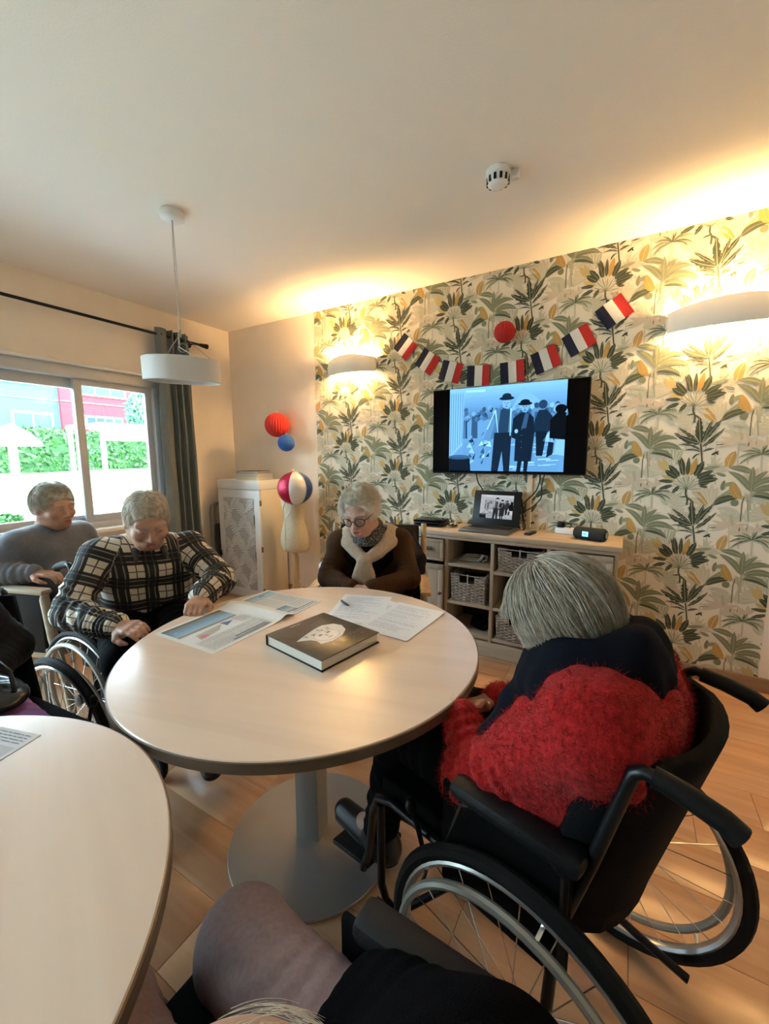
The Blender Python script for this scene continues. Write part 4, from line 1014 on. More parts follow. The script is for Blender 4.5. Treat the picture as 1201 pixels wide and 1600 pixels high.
# folded walking frame between curtain and cabinet
wk = thing('walking_frame', 'folded grey walking frame leaning between curtain and cabinet', 'walking frame', (0.075, -0.32, 0))
M_tube = mat('tube_grey', (0.28, 0.28, 0.27), 0.35, 0.7)
for k, yy in enumerate((-0.02, 0.03)):
    MB().tube([(0.03 + 0.02 * k, yy - 0.05, 0.0), (0.0, yy - 0.05, 0.80), (0.01, yy - 0.045, 0.88), (0.03, yy - 0.02, 0.90), (0.05, yy + 0.14, 0.90), (0.06, yy + 0.17, 0.86), (0.06, yy + 0.18, 0.0)], 0.011, 8).build('side_frame', M_tube, wk)
MB().box(0.02, 0.05, -0.05, 0.16, 0.24, 0.70, 0.01).build('folded_seat', mat('walker_cloth', (0.035, 0.04, 0.04), 0.8), wk)
MB().box(0.01, 0.06, -0.04, 0.17, 0.08, 0.2, 0.01).build('basket', M_black, wk)

# ------------------------------------------------------------------ dressmaker's dummy with ball
M_form = mat('dummy_linen', (0.62, 0.52, 0.35), 0.85, noise=0.08, nscale=60, bump=0.4, bscale=500)
M_pine = mat_wood('pine', (0.46, 0.29, 0.14), (0.60, 0.41, 0.22), axis=2)
dm = thing('dress_form', 'linen dressmaker bust on a wooden stand beside the white cabinet', 'dress form', (1.0, -0.215, 0))
prof = [(0.50, 0.118, 0.07), (0.515, 0.136, 0.085), (0.56, 0.145, 0.095), (0.62, 0.144, 0.098), (0.70, 0.125, 0.086), (0.78, 0.100, 0.070), (0.84, 0.102, 0.074), (0.91, 0.115, 0.088), (0.98, 0.125, 0.090), (1.03, 0.132, 0.075), (1.06, 0.110, 0.062), (1.085, 0.055, 0.05), (1.12, 0.042, 0.042), (1.175, 0.040, 0.040), (1.18, 0.01, 0.01)]
V = []; F = []; n = 32
for z, a, b in prof:
    for k in range(n):
        t = 2 * math.pi * k / n; V.append((a * math.cos(t), b * math.sin(t) * (1.0 if math.sin(t) > 0 else 1.12), z))
for i in range(len(prof) - 1):
    for k in range(n): F.append((i * n + k, i * n + (k + 1) % n, (i + 1) * n + (k + 1) % n, (i + 1) * n + k))
F += [tuple(range(n)), tuple((len(prof) - 1) * n + k for k in range(n))]
MB().add(V, F, True).build('torso', M_form, dm)
MB().lathe([(0.03, 1.178), (0.034, 1.19), (0.034, 1.2), (0.015, 1.212), (0.018, 1.225), (0.012, 1.237), (0.002, 1.24)], 18).build('neck_cap', M_pine, dm)
MB().lathe([(0.02, 0.50), (0.024, 0.48), (0.020, 0.465), (0.030, 0.44), (0.030, 0.24), (0.024, 0.2), (0.024, 0.14)], 18).build('post', M_pine, dm)
MB().lathe([(0.02, 0.10), (0.02, 0.2)], 14).build('post_sleeve', M_white, dm)
for k in range(3):
    a = R_(20 + 120 * k); c, s = math.cos(a), math.sin(a)
    MB().tube([(0.02 * c, 0.02 * s, 0.19), (0.06 * c, 0.06 * s, 0.13), (0.12 * c, 0.12 * s, 0.06), (0.19 * c, 0.19 * s, 0.014)], [0.013, 0.014, 0.013, 0.012], 8).build('leg', M_pine, dm)
bl = thing('tricolour_ball', 'red white and blue shiny ball hung on the dressmaker bust', 'decoration', (1.156, -0.362, 1.084))
M_seqr = mat('sequin_red', (0.45, 0.01, 0.05), 0.22, 0.5, noise=0.5, nscale=160, bump=1.0, bscale=130); M_seqw = mat('sequin_white', (0.72, 0.70, 0.68), 0.22, 0.1, bump=0.3, bscale=40); M_seqb = mat('sequin_blue', (0.05, 0.09, 0.28), 0.3, 0.4, noise=0.4, nscale=160)
def gore(a0, a1, mm, nm):
    V = []; F = []; n, m, r = 14, 20, 0.145
    for i in range(m + 1):
        ph = math.pi * i / m
        for k in range(n + 1):
            s = k / n; t = R_(a0 + (a1 - a0) * s); rr = r * (0.985 + 0.03 * math.sin(math.pi * s) ** 0.5)
            V.append((rr * math.sin(ph) * math.cos(t), rr * math.sin(ph) * math.sin(t), r * 0.97 * math.cos(ph)))
    for i in range(m):
        for k in range(n): F.append((i * (n + 1) + k, (i + 1) * (n + 1) + k, (i + 1) * (n + 1) + k + 1, i * (n + 1) + k + 1))
    MB().add(V, F, True).build(nm, mm, bl)
gore(195, 292, M_seqr, 'red_gore'); gore(292, 352, M_seqw, 'white_gore'); gore(352, 435, M_seqb, 'blue_gore'); gore(75, 195, M_seqw, 'white_gore')
cable('twine', [(1.045, -0.36, 0.975), (1.01, -0.36, 0.90), (1.02, -0.355, 0.82), (1.08, -0.355, 0.87), (1.115, -0.37, 0.93)], 0.005, 'loop of cream twine below the tricolour ball', M_cord, 'twine')
cable('twine', [(1.02, -0.355, 0.815), (1.018, -0.352, 0.7), (1.01, -0.352, 0.55), (1.005, -0.352, 0.45), (1.0, -0.352, 0.395)], 0.005, 'straight end of cream twine hanging down the dressmaker bust', M_cord, 'twine')

# ------------------------------------------------------------------ round tables
M_maple = mat_wood('maple_top', (0.70, 0.54, 0.425), (0.78, 0.63, 0.515), rough=0.24, axis=0, scale=0.55, bump=0.02, spec=0.6, coat=0.35)
M_edge = mat_wood('table_edge', (0.10, 0.068, 0.045), (0.15, 0.105, 0.07), rough=0.5, axis=0, scale=1)
M_basem = mat('base_metal', (0.42, 0.41, 0.40), 0.42, 0.6)
def round_table(loc, rz, label):
    t = thing('round_table', label, 'table', loc, rz, 'round pedestal tables'); r = 0.563
    MB().lathe([(r - 0.002, 0.738), (r, 0.7365), (r, 0.7125), (r - 0.003, 0.710)], 128).build('edge_band', M_edge, t)
    MB().lathe([(r - 0.003, 0.712), (r - 0.003, 0.738), (r - 0.005, 0.7402)], 128).build('table_top', M_maple, t)
    MB().box(-0.11, 0.11, -0.11, 0.11, 0.702, 0.711, 0.002).build('mount_plate', M_blackmetal, t)
    MB().box(-0.042, 0.042, -0.042, 0.042, 0.02, 0.703, 0.004).build('post', M_basem, t)
    MB().lathe([(0.285, 0.0), (0.287, 0.003), (0.285, 0.008), (0.06, 0.022), (0.0, 0.022)], 72).build('base', M_basem, t)
    return t
round_table((2.669, -1.982, 0), 15, 'round maple table in the middle, strewn with papers and a book')
round_table((2.643, -3.112, 0), -20, 'round maple table in the near left corner, almost bare')

# ------------------------------------------------------------------ on the tables
TT = 0.7402
np_ = thing('newspaper', 'open newspaper with photographs in front of the plaid shirt man', 'newspaper', (2.33, -1.918, TT), 1)
M_news = mat('newsprint', (0.66, 0.66, 0.64), 0.85)
def bulge(y): return 0.0012 + (0.014 * math.exp(-((y - 0.035) / 0.028) ** 2) if y > 0.0 else 0.004 * math.exp(-(y / 0.03) ** 2))
def page(y0, y1, nm, th):
    V = []; F = []; n = 24
    for i in range(n + 1):
        y = y0 + (y1 - y0) * i / n; z = bulge(y)
        V += [(-0.153, y, z - th), (0.153, y, z - th), (-0.153, y, z), (0.153, y, z)]
    for i in range(n):
        b = 4 * i; F += [(b, b + 1, b + 5, b + 4), (b + 2, b + 6, b + 7, b + 3), (b, b + 4, b + 6, b + 2), (b + 1, b + 3, b + 7, b + 5)]
    F += [(0, 2, 3, 1), (4 * n, 4 * n + 1, 4 * n + 3, 4 * n + 2)]
    return MB().add(V, F, True).build(nm, M_news, np_)
pL = page(-0.292, 0.0, 'left_page', 0.0012); pR = page(0.0, 0.245, 'right_page', 0.0012)
rn = random.Random(8)
def lines(a, x0, x1, y0, y1, pitch, col, layer=2, along='y', w=0.35):
    """rows of print; each row runs along one axis"""
    k = 0
    if along == 'y':
        x = x0
        while x < x1:
            yy = y0
            while yy < y1 - 0.004:
                L = min(rn.uniform(0.008, 0.03), y1 - yy); a.rect(x, x + pitch * w, yy, yy + L, col, layer); yy += L + 0.003
            x += pitch
    else:
        y = y0
        while y < y1:
            xx = x0
            while xx < x1 - 0.004:
                L = min(rn.uniform(0.008, 0.03), x1 - xx); a.rect(xx, xx + L, y, y + pitch * w, col, layer); xx += L + 0.003
            y += pitch
ink = (0.22, 0.24, 0.27); inkl = (0.40, 0.42, 0.45)
a = Art()
for k in range(12): a.rect(-0.138 + 0.0085 * k, -0.1295 + 0.0085 * k, -0.278, -0.035, [(0.10, 0.10, 0.095), (0.14, 0.15, 0.14), (0.17, 0.2, 0.2), (0.2, 0.25, 0.27), (0.16, 0.24, 0.31), (0.2, 0.31, 0.42), (0.17, 0.30, 0.46), (0.24, 0.38, 0.53), (0.22, 0.36, 0.5), (0.3, 0.43, 0.52), (0.33, 0.36, 0.36), (0.26, 0.25, 0.22)][k], 1)
for k in range(40): x, y = rn.uniform(-0.13, -0.045), rn.uniform(-0.27, -0.07); a.rect(x, x + 0.005, y, y + rn.uniform(0.01, 0.035), rn.choice([(0.4, 0.5, 0.55), (0.12, 0.16, 0.18), (0.3, 0.38, 0.38)]), 2)
a.poly([(-0.01, -0.235), (0.035, -0.245), (0.02, -0.16), (-0.02, -0.12)], (0.42, 0.42, 0.38), 1); a.disc(0.018, -0.222, 0.012, 0.018, (0.62, 0.2, 0.25), 2); a.poly([(-0.03, -0.12), (0.012, -0.12), (-0.012, -0.075)], (0.16, 0.17, 0.42), 2)
lines(a, 0.045, 0.075, -0.275, -0.02, 0.006, inkl); lines(a, 0.08, 0.14, -0.275, -0.15, 0.006, inkl); lines(a, 0.08, 0.14, -0.14, -0.02, 0.006, inkl); lines(a, -0.025, 0.03, -0.07, -0.02, 0.006, inkl)
a.rect(0.108, 0.116, -0.17, -0.03, ink, 3); a.rect(0.124, 0.132, -0.19, -0.03, ink, 3)
o = a.build('print', lambda u, v, k: (u, v, bulge(v) + k), mat_print('news_ink', 0.85), pL)
a = Art()
for k in range(6): a.rect(-0.138 + k * 0.01, -0.128 + k * 0.01, 0.09, 0.235, [(0.22, 0.36, 0.5), (0.26, 0.42, 0.56), (0.3, 0.48, 0.62), (0.36, 0.52, 0.64), (0.40, 0.54, 0.64), (0.42, 0.54, 0.60)][k], 1)
a.rect(-0.128, -0.10, 0.15, 0.19, (0.45, 0.46, 0.46), 2); a.rect(-0.12, -0.108, 0.155, 0.185, (0.14, 0.2, 0.3), 3)
for k in range(5): a.rect(0.055 + 0.014 * k, 0.069 + 0.014 * k, 0.078, 0.135, [(0.15, 0.2, 0.26), (0.2, 0.27, 0.33), (0.3, 0.36, 0.4), (0.42, 0.44, 0.44), (0.25, 0.3, 0.33)][k], 1)
a.disc(0.09, 0.105, 0.014, 0.012, (0.6, 0.58, 0.55), 2)
lines(a, -0.07, 0.045, 0.09, 0.16, 0.006, inkl); lines(a, -0.07, 0.045, 0.168, 0.235, 0.006, inkl); lines(a, 0.055, 0.11, 0.145, 0.235, 0.006, inkl); a.rect(0.122, 0.129, 0.10, 0.23, ink, 3); a.rect(0.137, 0.142, 0.09, 0.235, ink, 3)
a.build('print', lambda u, v, k: (u, v, bulge(v) + k), mat_print('news_ink', 0.85), pR)

bk = thing('hardback_book', 'thick brown hardback with a pale face on its cover, on the table', 'book', (2.738, -1.982, TT), -10)
W2, D2, H2 = 0.136, 0.124, 0.036
M_bcov = mat('brown_cover', (0.085, 0.066, 0.048), 0.28, noise=0.2, nscale=40, coat=0.3)
MB().box(-W2, W2, -D2, D2, H2 - 0.003, H2, 0.001).build('front_cover', M_bcov, bk)
MB().box(-W2, W2, -D2, D2, 0, 0.003, 0.001).build('back_cover', M_black, bk)
MB().box(-W2, -W2 + 0.004, -D2, D2, 0.002, H2 - 0.002, 0.001).build('spine', M_black, bk)
MB().box(-W2 + 0.004, W2 - 0.006, -D2 + 0.005, D2 - 0.005, 0.003, H2 - 0.003).build('page_block', mat('pages', (0.70, 0.66, 0.58), 0.8), bk)
a = Art(); wh = (0.66, 0.65, 0.63); gy = (0.30, 0.29, 0.28); dkk = (0.05, 0.045, 0.04)
a.poly([(W2 - 0.002, D2 - 0.002), (0.055, D2 - 0.002), (0.07, 0.06), (W2 - 0.002, 0.02)], (0.02, 0.022, 0.025), 1)
a.poly([(-0.015, -0.095), (-0.03, -0.05), (-0.045, 0.0), (-0.05, 0.04), (-0.03, 0.075), (0.0, 0.085), (0.035, 0.07), (0.06, 0.03), (0.068, -0.02), (0.055, -0.055), (0.03, -0.05), (0.01, -0.06)], wh, 2)
for k in range(16): x, y = rn.uniform(-0.045, 0.0), rn.uniform(-0.07, 0.07); a.poly([(x, y), (x + 0.018, y + 0.006), (x + 0.004, y + 0.012)], rn.choice([gy, (0.5, 0.49, 0.47)]), 3)
a.disc(0.02, 0.0, 0.036, 0.046, gy, 3, 24); a.disc(0.02, 0.0, 0.0345, 0.0445, (0.70, 0.69, 0.67), 4, 24)
a.disc(0.008, -0.016, 0.0035, 0.009, dkk, 5); a.disc(0.008, 0.017, 0.0035, 0.009, dkk, 5); a.rect(-0.003, 0.0, -0.026, -0.007, gy, 5); a.rect(-0.003, 0.0, 0.007, 0.026, gy, 5)
a.poly([(0.008, -0.002), (0.026, -0.005), (0.027, 0.005), (0.025, 0.004)], gy, 5); a.disc(0.038, 0.0, 0.003, 0.011, (0.35, 0.25, 0.24), 5)
lines(a, -0.118, -0.114, -0.04, 0.0, 0.01, wh, 5)
for k in range(26): x, y = rn.uniform(0.03, 0.10), rn.uniform(-0.02, 0.09); a.rect(x, x + 0.006, y, y + 0.004, (0.20, 0.17, 0.07), 1.5)
a.build('cover_print', lambda u, v, k: (u, v, H2 + k), mat_print('book_ink', 0.35, 0.5), bk)

def sheet(loc, rz, lab, z, seed, w=0.21, h=0.297, curl=0.0, col=(0.72, 0.735, 0.77)):
    t = thing('paper_sheet', lab, 'paper', (loc[0], loc[1], TT + z), rz, 'sheets of text on the middle table'); V = []; F = []; n = 10
    zf = lambda v: 0.0006 + curl * max(0, (v / h + 0.5) - 0.7) ** 2
    for i in range(n + 1):
        v = -h / 2 + h * i / n
        for u in (-w / 2, w / 2): V += [(u, v, zf(v)), (u, v, zf(v) - 0.0005)]
    for i in range(n):
        b = 4 * i; F += [(b, b + 2, b + 6, b + 4), (b + 1, b + 5, b + 7, b + 3), (b, b + 4, b + 5, b + 1), (b + 2, b + 3, b + 7, b + 6)]
    F += [(0, 1, 3, 2), (4 * n, 4 * n + 2, 4 * n + 3, 4 * n + 1)]
    o = MB().add(V, F, True).build('sheet', mat('office_paper', col, 0.8), t)
    a = Art(); r = random.Random(seed)
    y = h / 2 - 0.03
    while y > -h / 2 + 0.03:
        if r.random() < 0.85: lines(a, -w / 2 + 0.02, -w / 2 + 0.02 + (w - 0.04) * r.uniform(0.5, 1), y, y + 0.004, 0.02, (0.36, 0.39, 0.48), 1, 'x', 0.12)
        y -= 0.0085
    a.build('typed_lines', lambda u, v, k: (u, v, zf(v) + k), mat_print('sheet_ink', 0.8), o)
sheet((2.665, -1.655), 19, 'typed sheet nearest the pen in front of the woman with glasses', 0.0008, 1)
sheet((2.775, -1.685), -14, 'typed sheet lying under two others beside the book', 0.0002, 2)
sheet((2.872, -1.682), -3, 'typed sheet at the right of the papers near the table edge', 0.0018, 3, curl=0.03)
pn = thing('pen', 'silver and dark ballpoint pen lying on the typed papers', 'pen', (2.561, -1.636, TT + 0.0068), -30)
MB().lathe([(0.001, -0.062), (0.004, -0.05), (0.0048, -0.02), (0.0048, 0.0)], 12, (0, 0, 0), (-1, 0, 0)).build('grip', mat('pen_silver', (0.6, 0.62, 0.64), 0.3, 0.7), pn)
MB().lathe([(0.0048, 0), (0.0052, 0.01), (0.0052, 0.05), (0.003, 0.056), (0.003, 0.066)], 12, (0, 0, 0), (1, 0, 0)).build('barrel', M_black, pn)
MB().box(0.01, 0.052, -0.001, 0.001, 0.005, 0.0066).build('clip', M_chrome, pn)
lf = thing('leaflet', 'printed leaflet at the left edge of the near table', 'leaflet', (2.40, -2.745, TT), 16)
o = MB().box(-0.105, 0.105, -0.075, 0.075, 0, 0.0012).build('sheet', mat('leaflet_paper', (0.60, 0.60, 0.62), 0.7), lf)
a = Art(); a.rect(-0.02, 0.095, -0.06, 0.03, (0.45, 0.47, 0.52), 1); lines(a, -0.095, 0.09, 0.04, 0.065, 0.008, ink, 2, 'x', 0.3); a.poly([(0.02, -0.05), (0.08, -0.03), (0.06, 0.01)], (0.3, 0.33, 0.4), 2); a.build('print', lambda u, v, k: (u, v, 0.0012 + k), mat_print('news_ink', 0.85), o)
# ------------------------------------------------------------------ wheelchairs and chairs
M_tyre = mat('tyre_rubber', (0.006, 0.006, 0.006), 0.7, spec=0.2, bump=0.3, bscale=200); M_nylon = mat('black_nylon', (0.003, 0.003, 0.0035), 0.8, spec=0.1, bump=0.3, bscale=300)
M_rim = mat('rim_alu', (0.5, 0.5, 0.5), 0.3, 0.85); M_hrim = mat('handrim_grey', (0.36, 0.36, 0.33), 0.4, 0.5); M_pad = mat('armrest_pad', (0.005, 0.0055, 0.0065), 0.5, spec=0.25, bump=0.2, bscale=400)
WC = {}
def ring(R, r, n=56, m=8, y=0.0, sq=1.0):
    g = MB(); V = []; F = []
    for i in range(n):
        t = 2 * math.pi * i / n
        for k in range(m):
            a = 2 * math.pi * k / m; rr = R + r * math.cos(a); V.append((rr * math.cos(t), y + r * sq * math.sin(a), rr * math.sin(t)))
    for i in range(n):
        for k in range(m): F.append((i * m + k, i * m + (k + 1) % m, ((i + 1) % n) * m + (k + 1) % m, ((i + 1) % n) * m + k))
    return g.add(V, F, True)
def make_wheelchair(name):
    t = thing(name, 'x', 'wheelchair')
    first = None
    for s in (1, -1):
        w = ring(0.289, 0.016).build('wheel', M_tyre, t) if first is None else link('wheel', first.data, None, t)
        w.location = (0, s * 0.275, 0.305)
        if first is None:
            first = w; WC['rim'] = ring(0.272, 0.010, sq=1.3).build('rim', M_rim, w)
            WC['hr'] = ring(0.252, 0.0095, y=0.0).build('handrim', M_hrim, w); WC['hr'].location = (0, 0.036, 0)
            WC['hub'] = MB().lathe([(0.012, -0.035), (0.028, -0.03), (0.018, -0.015), (0.018, 0.015), (0.028, 0.03), (0.012, 0.035)], 16, (0, 0, 0), (0, 1, 0)).build('hub', M_blackmetal, w)
            WC['sp'] = MB().tube([(0.02, 0.026, 0), (0.266, 0.0, 0.0)], 0.0013, 5).build('spoke', M_chrome, w); WC['sp'].rotation_euler = (0, 0, 0)
            WC['tab'] = MB().tube([(0.268, 0.004, 0), (0.255, 0.034, 0)], 0.004, 6).build('rim_tab', M_chrome, w)
            sps, tabs = [WC['sp']], [WC['tab']]
            for k in range(1, 24):
                c = copy_part(WC['sp'], w); c.rotation_euler = (0 if k % 2 == 0 else math.pi, R_(15 * k), 0); sps.append(c)
            for k in range(1, 6): c = copy_part(WC['tab'], w); c.rotation_euler = (0, R_(60 * k + 20), 0); tabs.append(c)
        else:
            for ch in list(first.children):
                c = copy_part(ch, w)
                if ch.name.startswith('handrim'): c.location = (0, -0.036, 0)
                if ch.name.startswith('rim_tab'): c.scale = (1, -1, 1)
        # side frame
        y = s * 0.21
        MB().tube([(-0.02, y, 0.13), (-0.04, y, 0.48), (-0.09, y, 0.66), (-0.135, y, 0.84), (-0.142, y, 0.862), (-0.155, y, 0.870), (-0.175, y, 0.868)], 0.0115, 10).build('back_post', M_blackmetal, t)
        MB().tube([(-0.165, y * 0.98, 0.868), (-0.205, y * 0.98, 0.862), (-0.25, y * 0.98, 0.850), (-0.268, y * 0.98, 0.838)], [0.016, 0.0165, 0.0165, 0.018], 12).build('push_grip', mat('grip_rubber', (0.004, 0.004, 0.004), 0.6, spec=0.2), t)
        MB().tube([(-0.03, y, 0.46), (0.38, y, 0.47), (0.43, y, 0.45), (0.45, y, 0.40), (0.50, y * 0.85, 0.22), (0.53, y * 0.8, 0.15)], 0.0115, 10).build('seat_rail', M_blackmetal, t)
        MB().tube([(-0.02, y, 0.14), (0.40, y, 0.16), (0.42, y, 0.2), (0.42, y, 0.44)], 0.011, 10).build('lower_rail', M_blackmetal, t)
        MB().tube([(0.36, y * 0.9, 0.15), (0.0, -y * 0.9, 0.45)], 0.010, 8).build('cross_brace', M_blackmetal, t)
        MB().tube([(-0.02, y, 0.14), (-0.10, y, 0.12), (-0.20, y, 0.10)], 0.010, 8).build('tipping_lever', M_blackmetal, t)
        MB().box(-0.07, 0.20, s * 0.232 - 0.007, s * 0.232 + 0.007, 0.42, 0.662, 0.005).build('side_panel', M_nylon, t)
        MB().tube([(-0.06, s * 0.232, 0.45), (-0.06, s * 0.232, 0.63), (-0.03, s * 0.235, 0.652), (0.12, s * 0.235, 0.652), (0.15, s * 0.232, 0.63), (0.21, s * 0.228, 0.46)], 0.010, 8).build('armrest_tube', M_blackmetal, t)
        MB().box(-0.09, 0.17, s * 0.235 - 0.028, s * 0.235 + 0.028, 0.656, 0.692, 0.014).build('armrest_pad', M_pad, t)
        cw = ring(0.075, 0.014, 28, 8, sq=1.1).build('caster', M_tyre, t); cw.location = (0.36, s * 0.23, 0.089)
        MB().lathe([(0.068, -0.008), (0.06, -0.004), (0.02, -0.011), (0.02, 0.011), (0.06, 0.004), (0.068, 0.008)], 20, (0, 0, 0), (0, 1, 0)).build('caster_hub', M_black, cw)
        MB().tube([(0, 0.02, 0), (0.03, 0.02, 0.06), (0.05, 0.0, 0.09), (0.03, -0.02, 0.06), (0, -0.02, 0)], 0.006, 6).build('fork', M_blackmetal, cw)
        m = MB().box(-0.085, 0.085, -0.075, 0.075, -0.008, 0.008, 0.004); Ry = Matrix.Rotation(R_(12), 3, 'Y'); m.v = [tuple(Ry @ Vector(p) + Vector((0.60, s * 0.10, 0.125))) for p in m.v]
        fp = m.build('footplate', M_black, t)
        MB().tube([(0.53, s * 0.168, 0.15), (0.54, s * 0.168, 0.12)], 0.013, 8).build('footplate_hinge', M_blackmetal, fp)
        br = MB().tube([(0.26, s * 0.232, 0.45), (0.27, s * 0.238, 0.50), (0.285, s * 0.24, 0.53)], 0.006, 7).build('brake_lever', M_blackmetal, t)
        MB().ell((0.29, s * 0.24, 0.540), (0.014, 0.012, 0.02), 10, 8).build('brake_knob', M_black, br)
    MB().box(0.0, 0.43, -0.2, 0.2, 0.462, 0.515, 0.014).build('seat_cushion', M_nylon, t)
    V = []; F = []
    for i in range(9):
        z = 0.47 + 0.39 * i / 8; xb = -0.045 - 0.10 * max(0, (z - 0.48) / 0.38)
        for k in range(13):
            y = -0.222 + 0.444 * k / 12; V.append((xb + 0.055 * (max(0, abs(y) / 0.222 - 0.6) / 0.4) ** 1.5 - 0.088 * math.cos(y / 0.222 * math.pi / 2) ** 0.7, y, z))
    for i in range(8):
        for k in range(12): F.append((i * 13 + k, i * 13 + k + 1, (i + 1) * 13 + k + 1, (i + 1) * 13 + k))
    b = MB().add(V, F, True).build('backrest', M_nylon, t); b.modifiers.new('t', 'SOLIDIFY').thickness = 0.024
    return t
wc0 = make_wheelchair('wheelchair')
def place_wc(o, loc, rz, label):
    o.location = loc; o.rotation_euler = (0, 0, R_(rz)); tag(o, label, 'wheelchair', 'black folding wheelchairs'); return o
wcB, wcD, wcE = copy_tree(wc0), copy_tree(wc0), copy_tree(wc0)
wcR = place_wc(wc0, (3.515, -2.055, 0), 165, 'black wheelchair holding the woman in the red cardigan')
place_wc(wcB, (1.55, -1.915, 0), 4, 'black wheelchair under the man in the plaid shirt')
place_wc(wcD, (1.80, -2.63, 0), 5, 'black wheelchair at the left edge with a purple trousered sitter')
place_wc(wcE, (3.42, -2.79, 0), 178, 'black wheelchair at the bottom edge under the mauve trousered sitter')

M_beech = mat_wood('beech', (0.42, 0.27, 0.14), (0.56, 0.38, 0.21), rough=0.4, axis=2, scale=1.2)
M_palewood = mat_wood('pale_armchair_wood', (0.36, 0.30, 0.22), (0.48, 0.41, 0.31), rough=0.4, axis=0, scale=1.2)
def wooden_armchair(loc, rz, label, wood, uph, arms_z=0.66, w=0.27):
    t = thing('armchair', label, 'chair', loc, rz)
    MB().box(-0.20, 0.26, -w + 0.02, w - 0.02, 0.40, 0.47, 0.02).build('seat', uph, t)
    m = MB().box(-0.03, 0.03, -w + 0.03, w - 0.03, 0.0, 0.46, 0.02); Ry = Matrix.Rotation(R_(-12), 3, 'Y'); m.v = [tuple(Ry @ Vector(p) + Vector((-0.22, 0, 0.46))) for p in m.v]
    m.build('backrest', uph, t)
    for s in (-1, 1):
        y = s * w
        MB().tube([(0.37, y, 0), (0.35, y, 0.25), (0.30, y, 0.48), (0.275, y, arms_z - 0.04), (0.28, y, arms_z - 0.01)], [0.016, 0.020, 0.022, 0.020, 0.016], 10).build('front_leg', wood, t)
        MB().tube([(-0.28, y, 0), (-0.21, y, 0.42), (-0.30, y, 0.92)], [0.017, 0.021, 0.017], 10).build('back_leg', wood, t)
        m = MB().box(-0.28, 0.31, -0.029, 0.029, -0.014, 0.014, 0.012); m.v = [(p[0], p[1] + y + s * 0.012 * math.sin(6 * p[0]), p[2] + arms_z + 0.02 * (p[0] > 0.15) * 0 + 0.012 * math.cos(5 * p[0])) for p in m.v]
        m.build('armrest', wood, t)
        MB().box(-0.24, 0.262, y - 0.012, y + 0.012, 0.40, arms_z - 0.012, 0.006).build('side_panel', uph, t)
        MB().bar((-0.2, y, 0.40), (0.31, y, 0.40), 0.022, 0.05, bev=0.004).build('side_rail', wood, t)
    MB().bar((0.30, -w, 0.40), (0.30, w, 0.40), 0.022, 0.05, bev=0.004).build('front_rail', wood, t)
    return t
M_uphd = mat('dark_upholstery', (0.012, 0.010, 0.009), 0.7, spec=0.2)
wooden_armchair((0.823, -1.975, 0), 20, 'armchair with pale wooden arms and dark seat under the grey sweater sitter', M_palewood, M_uphd, 0.715, 0.295)
wooden_armchair((2.33, -1.0, 0), -65, 'beech armchair with a black jacket on its back, under the woman with glasses', M_beech, M_uphd, 0.655, 0.285)

# the near chair has a low folded back; the left one has its inner armrest taken off
for ch in list(wcE.children):
    if ch.name.startswith('push_grip'): bpy.data.objects.remove(ch, do_unlink=True)
    elif ch.name.startswith('back_post'): ch.scale = (1, 1, 0.72)
    elif ch.name.startswith('backrest'): ch.scale = (1, 1, 0.42); ch.location = (0, 0, 0.272)
for ch in list(wcD.children):
    if ch.name.split('.')[0] in ('side_panel', 'armrest_tube', 'armrest_pad'):
        ys = [v.co.y for v in ch.data.vertices]
        if sum(ys) > 0: bpy.data.objects.remove(ch, do_unlink=True)
# ------------------------------------------------------------------ people
def mat_skin(name, color, lip=(0.42, 0.13, 0.11)):
    m = mat(name, color, 0.5, noise=0.10, nscale=30, bump=0.15, bscale=150); nt = m.node_tree; b = nt.nodes['Principled BSDF']
    pass
    a = nt.nodes.new('ShaderNodeAttribute'); a.attribute_name = 'lip'
    mx = nt.nodes.new('ShaderNodeMix'); mx.data_type = 'RGBA'; mx.inputs['B'].default_value = tuple(lip) + (1,)
    src = b.inputs['Base Color'].links[0].from_socket
    nt.links.new(a.outputs['Fac'], mx.inputs['Factor']); nt.links.new(src, mx.inputs['A']); nt.links.new(mx.outputs['Result'], b.inputs['Base Color'])
    return m
def head_axes(yaw, pitch, roll=0):
    """columns: forward, left, up of a head turned left by yaw, nodding down by pitch, tilting to its right by roll (degrees)"""
    M = Matrix.Rotation(R_(yaw), 3, 'Z') @ Matrix.Rotation(R_(pitch), 3, 'Y') @ Matrix.Rotation(R_(roll), 3, 'X')
    return np.array(M, dtype=np.float64)
